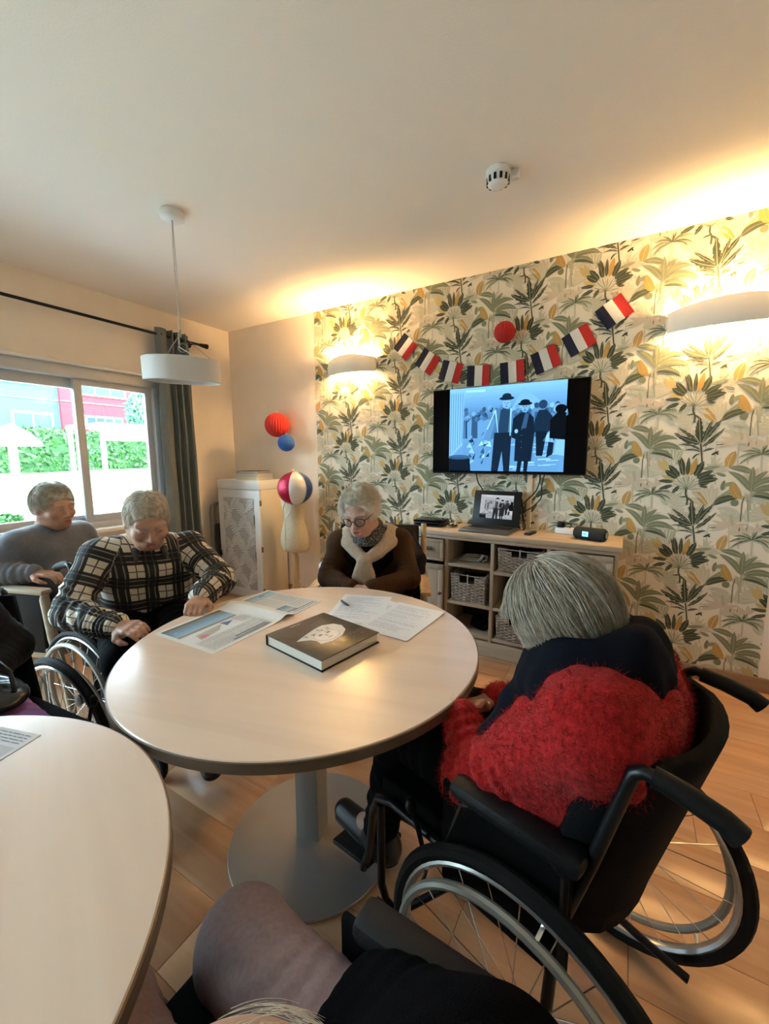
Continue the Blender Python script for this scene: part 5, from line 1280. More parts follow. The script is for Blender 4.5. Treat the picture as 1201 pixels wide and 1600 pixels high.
class Head:
    def __init__(s, c, M, sc=1.0): s.c = np.array(c, float); s.M = M; s.sc = sc
    def p(s, x, y, z): return s.c + s.M @ (np.array((x, y, z)) * s.sc)
    def sculpt(s, S, mouth=0.0):
        k = s.sc; E = lambda c, r, kk=0.02, sub=False: S.ell(s.p(*c), [q * k for q in r], s.M, kk, sub)
        Cp = lambda a, b, ra, rb, kk=0.01, sub=False: S.cap(s.p(*a), s.p(*b), ra * k, rb * k, kk, sub)
        E((-0.012, 0, 0.025), (0.094, 0.075, 0.092)); E((0.020, 0, -0.035), (0.068, 0.063, 0.080), 0.03)
        E((0.055, 0, -0.085), (0.032, 0.036, 0.028), 0.03)                       # chin
        for q in (-1, 1):
            Cp((-0.005, q * 0.058, -0.05), (0.05, q * 0.03, -0.09), 0.018, 0.016, 0.03)   # jaw
            E((0.060, q * 0.044, -0.028), (0.025, 0.024, 0.022), 0.025)           # cheek
            Cp((0.083, q * 0.014, 0.024), (0.072, q * 0.052, 0.022), 0.009, 0.008, 0.018) # brow
            E((0.094, q * 0.031, 0.003), (0.014, 0.017, 0.012), 0.012, True)      # eye socket
            E((0.076, q * 0.031, 0.002), (0.0150, 0.0170, 0.0140), 0.004); E((0.0915, q * 0.031, -0.002), (0.009, 0.0125, 0.0046), 0.001, True)   # lids and the slit between them
            E((-0.008, q * 0.080, -0.006), (0.020, 0.008, 0.031), 0.006); E((-0.002, q * 0.089, -0.004), (0.011, 0.006, 0.018), 0.006, True)
            E((0.091, q * 0.013, -0.038), (0.010, 0.008, 0.008), 0.006)           # nostril wing
            Cp((0.082, q * 0.024, -0.045), (0.076, q * 0.03, -0.07), 0.002, 0.002, 0.01, True)
        Cp((0.086, 0, 0.012), (0.106, 0, -0.030), 0.008, 0.012, 0.014); E((0.104, 0, -0.036), (0.012, 0.012, 0.010), 0.008)
        E((0.080, 0, -0.063), (0.016, 0.028, 0.018), 0.02)
        Cp((0.088, -0.018, -0.062), (0.088, 0.018, -0.062), 0.0055, 0.0055, 0.008); Cp((0.087, -0.016, -0.073 - mouth * 0.6), (0.087, 0.016, -0.073 - mouth * 0.6), 0.0062, 0.0062, 0.008)
        E((0.097, 0, -0.067 - mouth * 0.4), (0.016, 0.019, 0.0022 + mouth * 0.5), 0.003, True)
        S.cap(s.p(-0.022, 0, -0.055), s.p(-0.04, 0, -0.15), 0.052 * k, 0.056 * k, 0.03)
    def lipmask(s, V, mouth=0.0):
        d = (V - s.c) @ s.M / s.sc
        r = np.sqrt(((d[:, 1]) / 0.021) ** 2 + ((d[:, 2] + 0.067 + mouth * 0.3) / (0.0095 + mouth * 0.6)) ** 2)
        return np.clip((1.15 - r) * 4, 0, 1) * (d[:, 0] > 0.06)
    def face_bits(s, par, iris=(0.05, 0.08, 0.1), brow=(0.4, 0.38, 0.36), closed=False):
        for q in (-1, 1):
            if not closed:
                e = MB().ell(s.p(0.0762, q * 0.031, 0.0), (0.0124 * s.sc,) * 3, 14, 10).build('eye', mat('eye_white', (0.55, 0.52, 0.5), 0.25), par)
                MB().ell(s.p(0.0845, q * 0.031, -0.0025), (0.0048 * s.sc,) * 3, 10, 8).build('iris', mat('iris%s' % (iris,), iris, 0.2), e)
            V = [s.p(0.0915 - 0.0004 * 0, q * 0.014, 0.022), s.p(0.0905, q * 0.03, 0.026), s.p(0.081, q * 0.05, 0.021)]
            MB().tube(V, [0.0022, 0.003, 0.001], 6).build('eyebrow', mat('brow%s' % (brow,), brow, 0.8), par)
def hand(S, wr, d, n, side, curl=30, spread=0.0, k=0.006, sc=1.0, thumb_in=0.4, mitt=False):
    """wr wrist, d pointing direction, n back-of-hand normal, side +1 when the thumb lies towards n x d"""
    wr = np.array(wr, float); d = np.array(d, float); d /= np.linalg.norm(d); n = np.array(n, float); n -= d * (n @ d); n /= np.linalg.norm(n); w = np.cross(n, d) * side
    for o in (-0.024, -0.008, 0.008, 0.024): S.cap(wr + d * 0.008 * sc + w * o * 0.7 * sc, wr + d * 0.078 * sc + w * o * 1.15 * sc, 0.0135 * sc, 0.0125 * sc, 0.008)
    S.cap(wr - d * 0.02, wr + d * 0.02, 0.026 * sc, 0.026 * sc, 0.012)
    for o, L, cu in ((0.0285, 0.068, curl), (0.0095, 0.077, curl * 1.05), (-0.0095, 0.072, curl * 1.1), (-0.028, 0.056, curl * 1.2)):
        p = wr + d * 0.082 * sc + w * o * sc; a = 0.0; q = [p]
        for f_, r_ in ((0.46, 0.5), (0.30, 1.0), (0.24, 0.8)):
            a += R_(cu) * r_; dd = d * math.cos(a) - n * math.sin(a) + w * o * spread * 8; q.append(q[-1] + dd * L * f_ * sc)
        S.chain(q, [0.0092 * sc, 0.0088 * sc, 0.0080 * sc, 0.0068 * sc], 0.004)
    b = wr + d * 0.022 * sc + w * 0.028 * sc - n * 0.006
    m1 = b + (d * 0.72 + w * 0.62 - n * 0.25) * 0.036 * sc; m2 = m1 + (d * 0.9 + w * (0.5 - thumb_in) - n * 0.35) * 0.030 * sc; m3 = m2 + (d * 0.92 + w * (0.2 - thumb_in) - n * 0.3) * 0.024 * sc
    S.chain([b, m1, m2, m3], [0.015 * sc, 0.012 * sc, 0.0098 * sc, 0.0075 * sc], 0.008)
def folds(amp, freq, seed):
    N = Noise3(freq, 9, seed); N2 = Noise3(freq * 2.3, 9, seed + 1)
    return lambda P: amp * (1 - 2 * np.abs(N(P)).clip(0, 1)) + amp * 0.4 * N2(P)
def limb_rings(a, b, amp, lam, seed, t0=0.0, t1=1.0):
    """wrinkles running round a sleeve or trouser leg"""
    a = np.array(a, np.float32); b = np.array(b, np.float32); ba = b - a; L = float(np.linalg.norm(ba)); N = Noise3(24, 5, seed)
    def fn(P):
        t = ((P - a) @ ba) / (L * L); w = np.clip((t - t0) / 0.15, 0, 1) * np.clip((t1 - t) / 0.1, 0, 1)
        return amp * w * np.sin(t * L / lam * 6.283 + 5.5 * N(P))
    return fn
class Figure:
    """joints in the person's own frame: x forward, y left, z up, origin on the floor under the hips"""
    def __init__(s, label, loc, rz, J, name='person'):
        s.root = thing(name, label, 'person', loc, rz); s.J = {k: np.array(v, float) for k, v in J.items()}
    def box(s, pad=0.16): P = np.array(list(s.J.values())); return P.min(0) - pad, P.max(0) + pad
    def torso(s, S, g=0.0, wide=1.0, deep=1.0, belly=0.0, warp=None, k=0.05):
        J = s.J; pe, ch, ne = J['pelvis'], J['chest'], J['neck']; mid = (pe + ch) / 2
        lat = J['shL'] - J['shR']; lat /= np.linalg.norm(lat); plat = np.array((0, 1.0, 0))
        for q in (-1, 1):
            S.cap(pe + plat * q * 0.075 * wide, mid + (plat + lat) / 2 * q * 0.065 * wide, 0.118 * deep + g, 0.112 * deep + g, k, warp=warp)
            S.cap(mid + (plat + lat) / 2 * q * 0.065 * wide, ch + lat * q * 0.075 * wide, 0.112 * deep + g, 0.110 * deep + g, k, warp=warp)
            sh = J['shL'] if q > 0 else J['shR']
            S.cap(ch + lat * q * 0.05 * wide + (ne - ch) * 0.3, sh - lat * q * 0.02, 0.095 * deep + g, 0.066 + g, k, warp=warp)
            S.cap(ne + (ch - ne) * 0.12, sh, 0.05 + g, 0.058 + g, 0.04, warp=warp)
        if belly: S.ell(mid + np.array((0.07, 0, -0.03)), (0.10 + belly, 0.15 + belly, 0.12 + belly), None, 0.06, warp=warp)
    def arms(s, S, g=0.0, end=1.0, rings=0.0, seed=1, fat=1.0, lam=0.022, k=0.03):
        J = s.J
        for q in 'LR':
            sh, el, wr = J['sh' + q], J['el' + q], J['wr' + q]; e = el + (wr - el) * end
            r1 = limb_rings(sh, el, rings, lam * 1.3, seed, 0.45, 1.1) if rings else None; r2 = limb_rings(el, e, rings, lam, seed + 3, -0.1, 1.1) if rings else None
            S.cap(sh, el, 0.056 * fat + g, 0.046 * fat + g, k, warp=r1); S.cap(el, e, 0.046 * fat + g, 0.032 + g * 1.1, k, warp=r2)
    def legs(s, S, g=0.0, end=1.0, rings=0.0, seed=5, fat=1.0):
        J = s.J
        for q in 'LR':
            hp, kn, an = J['hip' + q], J['kn' + q], J['an' + q]; e = kn + (an - kn) * end
            r1 = limb_rings(hp, kn, rings, 0.05, seed, 0.1, 1.1) if rings else None; r2 = limb_rings(kn, e, rings, 0.05, seed + 2, 0, 1.1) if rings else None
            S.cap(hp, kn, 0.088 * fat + g, 0.060 * fat + g, 0.03, warp=r1); S.cap(kn, e, 0.060 * fat + g, 0.042 + g, 0.03, warp=r2)
    def body(s, head, skin, hands, h=0.005, mouth=0.0, fat=1.0):
        lo, hi = s.box(0.18); lo[2] = max(lo[2], -0.02); S = SDF(lo, hi, h)
        s.torso(S, -0.012, wide=fat, deep=fat); s.arms(S, -0.008, fat=fat); s.legs(S, -0.012)
        J = s.J
        S.cap(J['neck'] + (J['chest'] - J['neck']) * 0.2, J['neck'], 0.062, 0.056, 0.03)
        S.cap(J['neck'], head.p(-0.03, 0, -0.09), 0.055, 0.052, 0.02)
        for q in 'LR':
            an = J['an' + q]; S.cap(an, J['toe' + q], 0.036, 0.028, 0.02)
        head.sculpt(S, mouth)
        for hd in hands: hand(S, **hd)
        V, Q = S.mesh(1)
        return np_mesh('body', V, Q, skin, s.root, {'lip': head.lipmask(V, mouth)})
    def cloth(s, name, material, fn, h=0.007, smooth=2, attrs=None, pad=0.2, lo=None, hi=None):
        a, b = s.box(pad); a = np.array(a if lo is None else lo, float); b = np.array(b if hi is None else hi, float); a[2] = max(a[2], -0.02)
        S = SDF(a, b, h); fn(S); V, Q = S.mesh(smooth)
        return np_mesh(name, V, Q, material, s.root, attrs(V) if attrs else None)
    def shoes(s, material, sole):
        for q in 'LR':
            an, to = s.J['an' + q], s.J['toe' + q]; d = (to - an); d[2] = 0; d /= np.linalg.norm(d)
            lo = np.minimum(an, to) - 0.12; hi = np.maximum(an, to) + 0.14; S = SDF(lo, hi, 0.006); base = to[2] - 0.03
            heel = np.array((an[0], an[1], base + 0.04)) - d * 0.035; toe = np.array((an[0], an[1], base + 0.033)) + d * 0.17
            S.cap(heel, toe, 0.042, 0.036, 0.02); S.cap(heel + d * 0.02, an + np.array((0, 0, 0.0)), 0.044, 0.047, 0.03); S.cut((0, 0, base), (0, 0, -1))
            V, Q = S.mesh(1); sh = np_mesh('shoe', V, Q, material, s.root)
            S = SDF(lo, hi, 0.006); S.cap(heel, toe, 0.047, 0.041, 0.02); S.cut((0, 0, base + 0.018), (0, 0, 1)); S.cut((0, 0, base - 0.004), (0, 0, -1)); V, Q = S.mesh(0); np_mesh('sole', V, Q, sole, sh)
def strands(name, paths, r, material, parent):
    """hair: each path (k, 3) becomes a thin three sided tapering strand"""
    V = []; F = []; n = 0
    for P in paths:
        m = len(P); T = np.gradient(P, axis=0); T /= np.linalg.norm(T, axis=1)[:, None] + 1e-9
        ref = np.array((0.3, 0.5, 0.8)); A = np.cross(T, ref); A /= np.linalg.norm(A, axis=1)[:, None] + 1e-9; B = np.cross(T, A)
        rr = r * np.linspace(1, 0.35, m)[:, None]
        for a in (0, 2.094, 4.189): V.append(P + rr * (math.cos(a) * A + math.sin(a) * B))
        for i in range(m - 1):
            for k in range(3): k2 = (k + 1) % 3; F.append((n + k * m + i, n + k2 * m + i, n + k2 * m + i + 1, n + k * m + i + 1))
        n += 3 * m
    return tag(np_mesh(name, np.concatenate(V), np.array(F), material, parent), kind='stuff')
def hair_paths(head, n, seed, th0=(5, 80), length=0.10, lift=0.004, noise=0.004, face=48, face_th=42, hang=-0.05, seg=7, curl=0.0, part=None, grow=0.0, back_th=120):
    g = np.random.default_rng(seed); out = []; R = np.array((0.094, 0.076, 0.092)) * 1.03; N = Noise3(30, 6, seed)
    for i in range(n):
        ph = g.uniform(-math.pi, math.pi); t0 = math.acos(g.uniform(math.cos(R_(th0[1])), math.cos(R_(th0[0])))); L = length * g.uniform(0.6, 1.1); sw = g.normal() * 0.18 + curl
        pts = []; lf = lift * g.uniform(0.4, 1.5); lim = face_th if abs(math.degrees(ph)) < face else back_th
        if math.degrees(t0) > lim: continue
        x = None
        for k in range(seg):
            s_ = k / (seg - 1); th = t0 + L * s_ / 0.09; a = ph + sw * s_
            if math.degrees(th) > lim: th = R_(lim) + (th - R_(lim)) * 0.15
            e = (1 + (lf + grow * s_ * L) / 0.09) ; d = np.array((math.sin(th) * math.cos(a), math.sin(th) * math.sin(a), math.cos(th)))
            pts.append(np.array((-0.012, 0, 0.025)) + R * d * e)
        P = np.array(pts); P = head.c + (P * head.sc) @ head.M.T
        nz = np.stack([N(P + 0.3 * q) for q in range(3)], 1); P = P + nz * noise * np.linspace(0, 1, seg)[:, None] * g.uniform(0.5, 1.6)
        out.append(P)
    return out
def hair_cap(fig, head, material, inflate=0.010, face=0.045, low=-0.06, seed=3, amp=0.003):
    """hair mass under the strands: an inflated skull with the face cut away"""
    lo, hi = head.c - 0.16, head.c + 0.16; S = SDF(lo, hi, 0.005); k = head.sc
    S.ell(head.p(-0.014, 0, 0.026), [(0.094 + inflate) * k, (0.075 + inflate) * k, (0.092 + inflate) * k], head.M, 0.01)
    S.ell(head.p(-0.035, 0, -0.02), [(0.075 + inflate) * k, (0.066 + inflate) * k, 0.075 * k], head.M, 0.02)
    S.warp(folds(amp, 90, seed))
    S.ell(head.p(0.098, 0, -0.045), (0.10 * k, 0.088 * k, face * 2.0 * k), head.M, 0.015, True)
    S.cut(head.p(0, 0, low), -head.M[:, 2])
    V, Q = S.mesh(1); return np_mesh('hair', V, Q, material, fig.root)

skinA = mat_skin('skin_fair', (0.52, 0.30, 0.22)); skinB = mat_skin('skin_ruddy', (0.45, 0.24, 0.165)); skinR = mat_skin('skin_old', (0.44, 0.26, 0.19))
M_hairw = mat('hair_white', (0.90, 0.84, 0.74), 0.6, noise=0.15, nscale=60); M_hairg = mat('hair_grey', (0.36, 0.305, 0.24), 0.55, noise=0.35, nscale=50); M_hairl = mat('hair_silver', (0.62, 0.54, 0.43), 0.5, noise=0.3, nscale=60)
M_trb = mat('black_trousers', (0.003, 0.003, 0.0035), 0.9, spec=0.1, bump=0.2, bscale=200)
M_shb, M_sole = mat('black_shoe', (0.012, 0.012, 0.012), 0.4), mat('shoe_sole', (0.3, 0.29, 0.28), 0.7)

# ---- woman with glasses behind the table
A = Figure('woman with short white hair and round glasses, beige sweater tied round her shoulders', (2.33, -1.0, 0), -65, dict(
    pelvis=(0.0, 0, 0.555), chest=(0.115, 0, 0.80), neck=(0.205, -0.005, 0.955), shL=(0.165, 0.165, 0.885), shR=(0.165, -0.165, 0.880),
    elL=(0.285, 0.215, 0.735), elR=(0.285, -0.205, 0.730), wrL=(0.44, 0.045, 0.725), wrR=(0.43, -0.06, 0.720),
    hipL=(0.05, 0.095, 0.53), hipR=(0.05, -0.095, 0.53), knL=(0.44, 0.12, 0.52), knR=(0.44, -0.10, 0.52), anL=(0.50, 0.13, 0.10), anR=(0.46, -0.10, 0.10), toeL=(0.62, 0.15, 0.035), toeR=(0.58, -0.11, 0.035)))
hA = Head((0.300, -0.030, 1.075), head_axes(-16, 24, 3), 0.98)
A.body(hA, skinA, [dict(wr=A.J['wrL'], d=(0.35, -0.9, 0.0), n=(0.1, 0, 1), side=1, curl=35), dict(wr=A.J['wrR'], d=(0.35, 0.9, -0.05), n=(0.1, 0, 1), side=-1, curl=35)], h=0.0045, mouth=0.011)
hA.face_bits(A.root, brow=(0.35, 0.30, 0.27), closed=False)
M_brown = mat('brown_knit', (0.048, 0.021, 0.008), 0.85, noise=0.15, nscale=80, spec=0.12, bump=0.25, bscale=500)
def fA(S):
    A.torso(S, 0.008, 0.95, 0.95); A.arms(S, 0.010, 0.97, 0.0018, 2, 0.97); S.warp(folds(0.006, 30, 4))
A.cloth('sweater', M_brown, fA, 0.006)
def fAt(S): A.legs(S, 0.006, 0.93, 0.003)
A.cloth('trousers', M_trb, fAt, 0.009); A.shoes(mat('brown_shoe', (0.09, 0.05, 0.03), 0.5), M_sole)
M_beige = mat('beige_knit', (0.42, 0.32, 0.235), 0.85, noise=0.1, nscale=90, sheen=0.1, spec=0.2, bump=0.3, bscale=500)
def band(S, P, W, th, c0, ribs=3, k=0.014, seed=1):
    """a flat strip of cloth laid over the body along the points P, with folds running lengthwise"""
    P = [np.array(p, float) for p in P]; c0 = np.array(c0, float); D = []
    for i in range(len(P)):
        t = P[min(i + 1, len(P) - 1)] - P[max(i - 1, 0)]; t /= np.linalg.norm(t); n = P[i] - c0; n -= t * (n @ t); n /= np.linalg.norm(n); D.append((t, np.cross(n, t), n))
    for i in range(len(P) - 1):
        for f_ in (0.0, 0.5):
            p = P[i] * (1 - f_) + P[i + 1] * f_; w = W[i] * (1 - f_) + W[i + 1] * f_; t, l, n = D[i]
            S.ell(p, (np.linalg.norm(P[i + 1] - P[i]) * 0.75, w, th), np.stack([t, l, n], 1), k)
    for r_ in range(ribs):
        o = (r_ + 0.5) / ribs * 2 - 1; S.chain([p + D[i][1] * W[i] * o * 0.8 + D[i][2] * th * (0.55 + 0.2 * math.sin(3 * i + r_ * 2 + seed)) for i, p in enumerate(P)], [th * 0.55] * len(P), 0.006)
def fAs(S):     # sweater tied round the shoulders
    kn = np.array((0.335, -0.012, 0.832)); c0 = (0.14, 0, 0.78)
    for sg in (1, -1):
        P = [(0.055, sg * 0.04, 0.945), (0.085, sg * 0.10, 0.955), (0.145, sg * 0.135, 0.952), (0.205, sg * 0.128, 0.938), (0.262, sg * 0.095, 0.905), (0.306, sg * 0.048, 0.865), kn]
        band(S, P, [0.05, 0.055, 0.055, 0.050, 0.042, 0.032, 0.024], 0.017, c0, 3, seed=sg)
    S.cap(np.array((0.05, -0.06, 0.935)), np.array((0.05, 0.06, 0.935)), 0.042, 0.042, 0.03)
    S.ell(kn + np.array((0.006, 0, 0)), (0.026, 0.034, 0.028), None, 0.010)
    band(S, [kn, kn + np.array((0.016, -0.012, -0.045)), kn + np.array((0.02, -0.020, -0.095)), kn + np.array((0.016, -0.024, -0.14))], [0.024, 0.036, 0.046, 0.046], 0.016, (0.1, 0, 0.76), 3, seed=4)
    band(S, [kn, kn + np.array((0.010, 0.022, -0.045)), kn + np.array((0.012, 0.034, -0.10))], [0.02, 0.028, 0.034], 0.015, (0.1, 0, 0.76), 2, seed=6)
    S.warp(folds(0.002, 60, 8))
A.cloth('shoulder_sweater', M_beige, fAs, 0.005, lo=(-0.08, -0.28, 0.68), hi=(0.46, 0.28, 1.08))
M_scarf = mat('patterned_scarf', (0.02, 0.02, 0.022), 0.8)
def mat_scarf():
    nt = M_scarf.node_tree; b = nt.nodes['Principled BSDF']; tc = nt.nodes.new('ShaderNodeTexCoord'); v = nt.nodes.new('ShaderNodeTexVoronoi'); v.inputs['Scale'].default_value = 85; v.feature = 'DISTANCE_TO_EDGE'
    cr = nt.nodes.new('ShaderNodeValToRGB'); cr.color_ramp.elements[0].position = 0.03; cr.color_ramp.elements[0].color = (0.22, 0.20, 0.18, 1); cr.color_ramp.elements[1].position = 0.07; cr.color_ramp.elements[1].color = (0.012, 0.012, 0.013, 1)
    nt.links.new(tc.outputs['Object'], v.inputs['Vector']); nt.links.new(v.outputs['Distance'], cr.inputs['Fac']); nt.links.new(cr.outputs['Color'], b.inputs['Base Color'])
mat_scarf()
def fAn(S):
    c = A.J['neck'] + np.array((0.02, 0, 0.0))
    for lv, rr in ((-0.02, 0.076), (0.004, 0.070), (0.024, 0.066)):
        P = [c + np.array((rr * math.cos(a) * 1.05, rr * math.sin(a) * 0.95, lv + 0.032 * -math.cos(a) + 0.01)) for a in np.linspace(0, 6.283, 17)]; S.chain(P, [0.017] * 17, 0.01)
    S.warp(folds(0.003, 70, 5))
A.cloth('neck_scarf', M_scarf, fAn, 0.005, lo=(0.05, -0.17, 0.74), hi=(0.40, 0.17, 1.08))
def fAu(S): S.cap((0.17, -0.06, 0.86), (0.17, 0.06, 0.86), 0.100, 0.100, 0.04); S.cap((0.19, 0, 0.80), (0.215, 0, 0.90), 0.09, 0.07, 0.04)
A.cloth('black_top', mat('black_top_cloth', (0.004, 0.004, 0.0045), 0.85, spec=0.1), fAu, 0.007, lo=(0.0, -0.25, 0.66), hi=(0.40, 0.25, 1.04))
hair_cap(A, hA, M_hairw, 0.005, 0.058, -0.045, 3, 0.003)
P = hair_paths(hA, 4200, 21, (2, 105), 0.055, 0.006, 0.012, 52, 46, grow=0.26, back_th=115)
strands('hair_strands', P, 0.0009, M_hairw, A.root)
strands('hair_strands', hair_paths(hA, 1500, 22, (10, 60), 0.06, 0.010, 0.018, 60, 50, grow=0.34, curl=0.6), 0.0009, M_hairl, A.root)
gm = MB(); M_gl = mat('glasses_frame', (0.012, 0.011, 0.010), 0.3)
for q in (-1, 1):
    gm.tube([hA.p(0.103 - 0.012 * abs(math.cos(a)) * (1 if math.cos(a) * q > 0 else 0), q * 0.034 + 0.0245 * math.cos(a), -0.004 + 0.0215 * math.sin(a)) for a in [6.283 * i / 24 for i in range(24)]], 0.0024, 7, closed=True)
    gm.tube([hA.p(0.094, q * 0.058, 0.004), hA.p(0.078, q * 0.074, 0.008), hA.p(0.03, q * 0.083, 0.008), hA.p(-0.008, q * 0.087, 0.012), hA.p(-0.025, q * 0.086, -0.008)], 0.0022, 7)
gm.tube([hA.p(0.104, -0.011, 0.001), hA.p(0.108, 0, 0.004), hA.p(0.104, 0.011, 0.001)], 0.0022, 7)
go = gm.build('glasses', M_gl, A.root)
for q in (-1, 1):
    V = [hA.p(0.102 - 0.012 * abs(math.cos(a)) * (1 if math.cos(a) * q > 0 else 0), q * 0.034 + 0.0235 * math.cos(a), -0.004 + 0.0205 * math.sin(a)) for a in [6.283 * i / 24 for i in range(24)]]
    MB().add(V, [tuple(range(24))]).build('lens', mat_glass('lens_glass', (0.9, 0.93, 0.96)), go, fix=False)

# ---- woman in the red cardigan in the wheelchair
Rw = Figure('grey haired woman in a fuzzy red cardigan and black scarf seated in a wheelchair', (3.515, -2.055, 0), 165, dict(
    pelvis=(0.085, 0, 0.60), chest=(-0.045, 0.0, 0.815), neck=(0.0, -0.005, 0.925), shL=(-0.06, 0.165, 0.865), shR=(-0.035, -0.175, 0.865),
    elL=(0.165, 0.170, 0.635), elR=(0.17, -0.19, 0.64), wrL=(0.262, 0.085, 0.695), wrR=(0.27, -0.10, 0.665),
    hipL=(0.06, 0.09, 0.595), hipR=(0.06, -0.09, 0.595), knL=(0.455, 0.085, 0.575), knR=(0.46, -0.10, 0.575), anL=(0.54, 0.10, 0.20), anR=(0.54, -0.10, 0.20), toeL=(0.66, 0.10, 0.150), toeR=(0.66, -0.10, 0.150)))
hR = Head((0.070, -0.015, 0.985), head_axes(6, 34, 0), 1.0)
Rw.body(hR, skinR, [dict(wr=Rw.J['wrL'], d=(0.25, -0.85, -0.10), n=(0.5, 0, 0.86), side=1, curl=28), dict(wr=Rw.J['wrR'], d=(0.35, 0.8, -0.05), n=(0.3, 0, 0.9), side=-1, curl=30)], h=0.005)
hR.face_bits(Rw.root)
M_red = mat('red_mohair', (0.36, 0.014, 0.014), 0.95, noise=0.35, nscale=70, sheen=0.08, spec=0.1, bump=0.9, bscale=170)
def fR(S):
    Rw.torso(S, 0.020, 1.02, 1.06, 0.0); Rw.arms(S, 0.015, 0.98, 0.0045, 12, 1.05, 0.026); S.warp(folds(0.005, 24, 14)); S.warp(folds(0.0025, 75, 15))
ro = Rw.cloth('cardigan', M_red, fR, 0.006, 1)
# mohair fuzz: short fibres standing off the knit
def fuzz(obj, n, L, seed, material, parent, r=0.0005):
    g = np.random.default_rng(seed); me = obj.data; nv = len(me.vertices); co = np.empty(nv * 3, np.float32); me.vertices.foreach_get('co', co); co = co.reshape(-1, 3)
    no = np.empty(nv * 3, np.float32); me.vertex_normals.foreach_get('vector', no); no = no.reshape(-1, 3); i = g.integers(0, nv, n)
    p = co[i] + g.normal(size=(n, 3)) * 0.002; d = no[i] + g.normal(size=(n, 3)) * 0.7; d /= np.linalg.norm(d, axis=1)[:, None]; t = np.cross(d, g.normal(size=(n, 3))); t /= np.linalg.norm(t, axis=1)[:, None]
    ln = L * g.uniform(0.5, 1.3, (n, 1)); V = np.stack([p - t * r, p + t * r, p + d * ln + g.normal(size=(n, 3)) * 0.001], 1).reshape(-1, 3)
    return tag(np_mesh('fuzz', V, np.arange(3 * n).reshape(-1, 3), material, parent), kind='stuff')
fuzz(ro, 45000, 0.011, 3, M_red, ro)
M_navy = mat('navy_scarf', (0.003, 0.004, 0.008), 0.9, spec=0.1, bump=0.3, bscale=250)
def fRs(S):
    c = Rw.J['neck'] + np.array((-0.005, 0, 0.0))
    for lv, rr, th in ((-0.035, 0.115, 0.040), (0.005, 0.100, 0.038), (0.035, 0.088, 0.030)):
        P = [c + np.array((rr * math.cos(a) * 0.95, rr * math.sin(a) * 1.1, lv - 0.028 * math.cos(a))) for a in np.linspace(0, 6.283, 17)]; S.chain(P, [th] * 17, 0.02)
    for off in (-0.03, 0.0, 0.035):
        S.chain([c + np.array((0.08, 0.03 + off, -0.05)), c + np.array((0.125, 0.05 + off, -0.13)), np.array((0.16, 0.07 + off, 0.70)), np.array((0.19, 0.08 + off, 0.665))], [0.04, 0.038, 0.036, 0.03], 0.02)
    S.warp(folds(0.006, 40, 6))
Rw.cloth('scarf', M_navy, fRs, 0.006)
def fRt(S): Rw.legs(S, 0.014, 0.95, 0.004); S.warp(folds(0.004, 25, 7))
Rw.cloth('trousers', M_trb, fRt, 0.008); Rw.shoes(M_shb, M_black)
hair_cap(Rw, hR, M_hairg, 0.012, 0.045, -0.095, 5, 0.003)
P = hair_paths(hR, 6000, 31, (3, 85), 0.19, 0.016, 0.006, 46, 62, seg=10, back_th=150, grow=0.10)
strands('hair_strands', P[:3000], 0.0008, M_hairg, Rw.root); strands('hair_strands', P[3000:], 0.0008, M_hairl, Rw.root)

# ---- man in the plaid shirt
B = Figure('man in a black and cream plaid shirt leaning on the table edge', (1.53, -1.90, 0), -22, dict(
    pelvis=(0.02, 0.02, 0.59), chest=(0.085, 0.035, 0.83), neck=(0.165, 0.03, 0.965), shL=(0.12, 0.215, 0.90), shR=(0.12, -0.155, 0.915),
    elL=(0.36, 0.285, 0.79), elR=(0.205, -0.275, 0.71), wrL=(0.53, 0.155, 0.775), wrR=(0.50, -0.13, 0.715),
    hipL=(0.06, 0.10, 0.585), hipR=(0.06, -0.09, 0.585), knL=(0.47, 0.12, 0.575), knR=(0.47, -0.12, 0.575), anL=(0.56, 0.11, 0.20), anR=(0.56, -0.11, 0.20), toeL=(0.68, 0.11, 0.150), toeR=(0.68, -0.11, 0.150)))
hB = Head((0.245, 0.025, 1.075), head_axes(2, 26, 0), 1.02)
B.body(hB, skinB, [dict(wr=B.J['wrL'], d=(0.85, -0.45, -0.08), n=(-0.1, 0.15, 1), side=1, curl=55, thumb_in=0.5), dict(wr=B.J['wrR'], d=(0.85, 0.4, 0.13), n=(0.1, -0.3, 1), side=-1, curl=25)], h=0.005)
hB.face_bits(B.root)
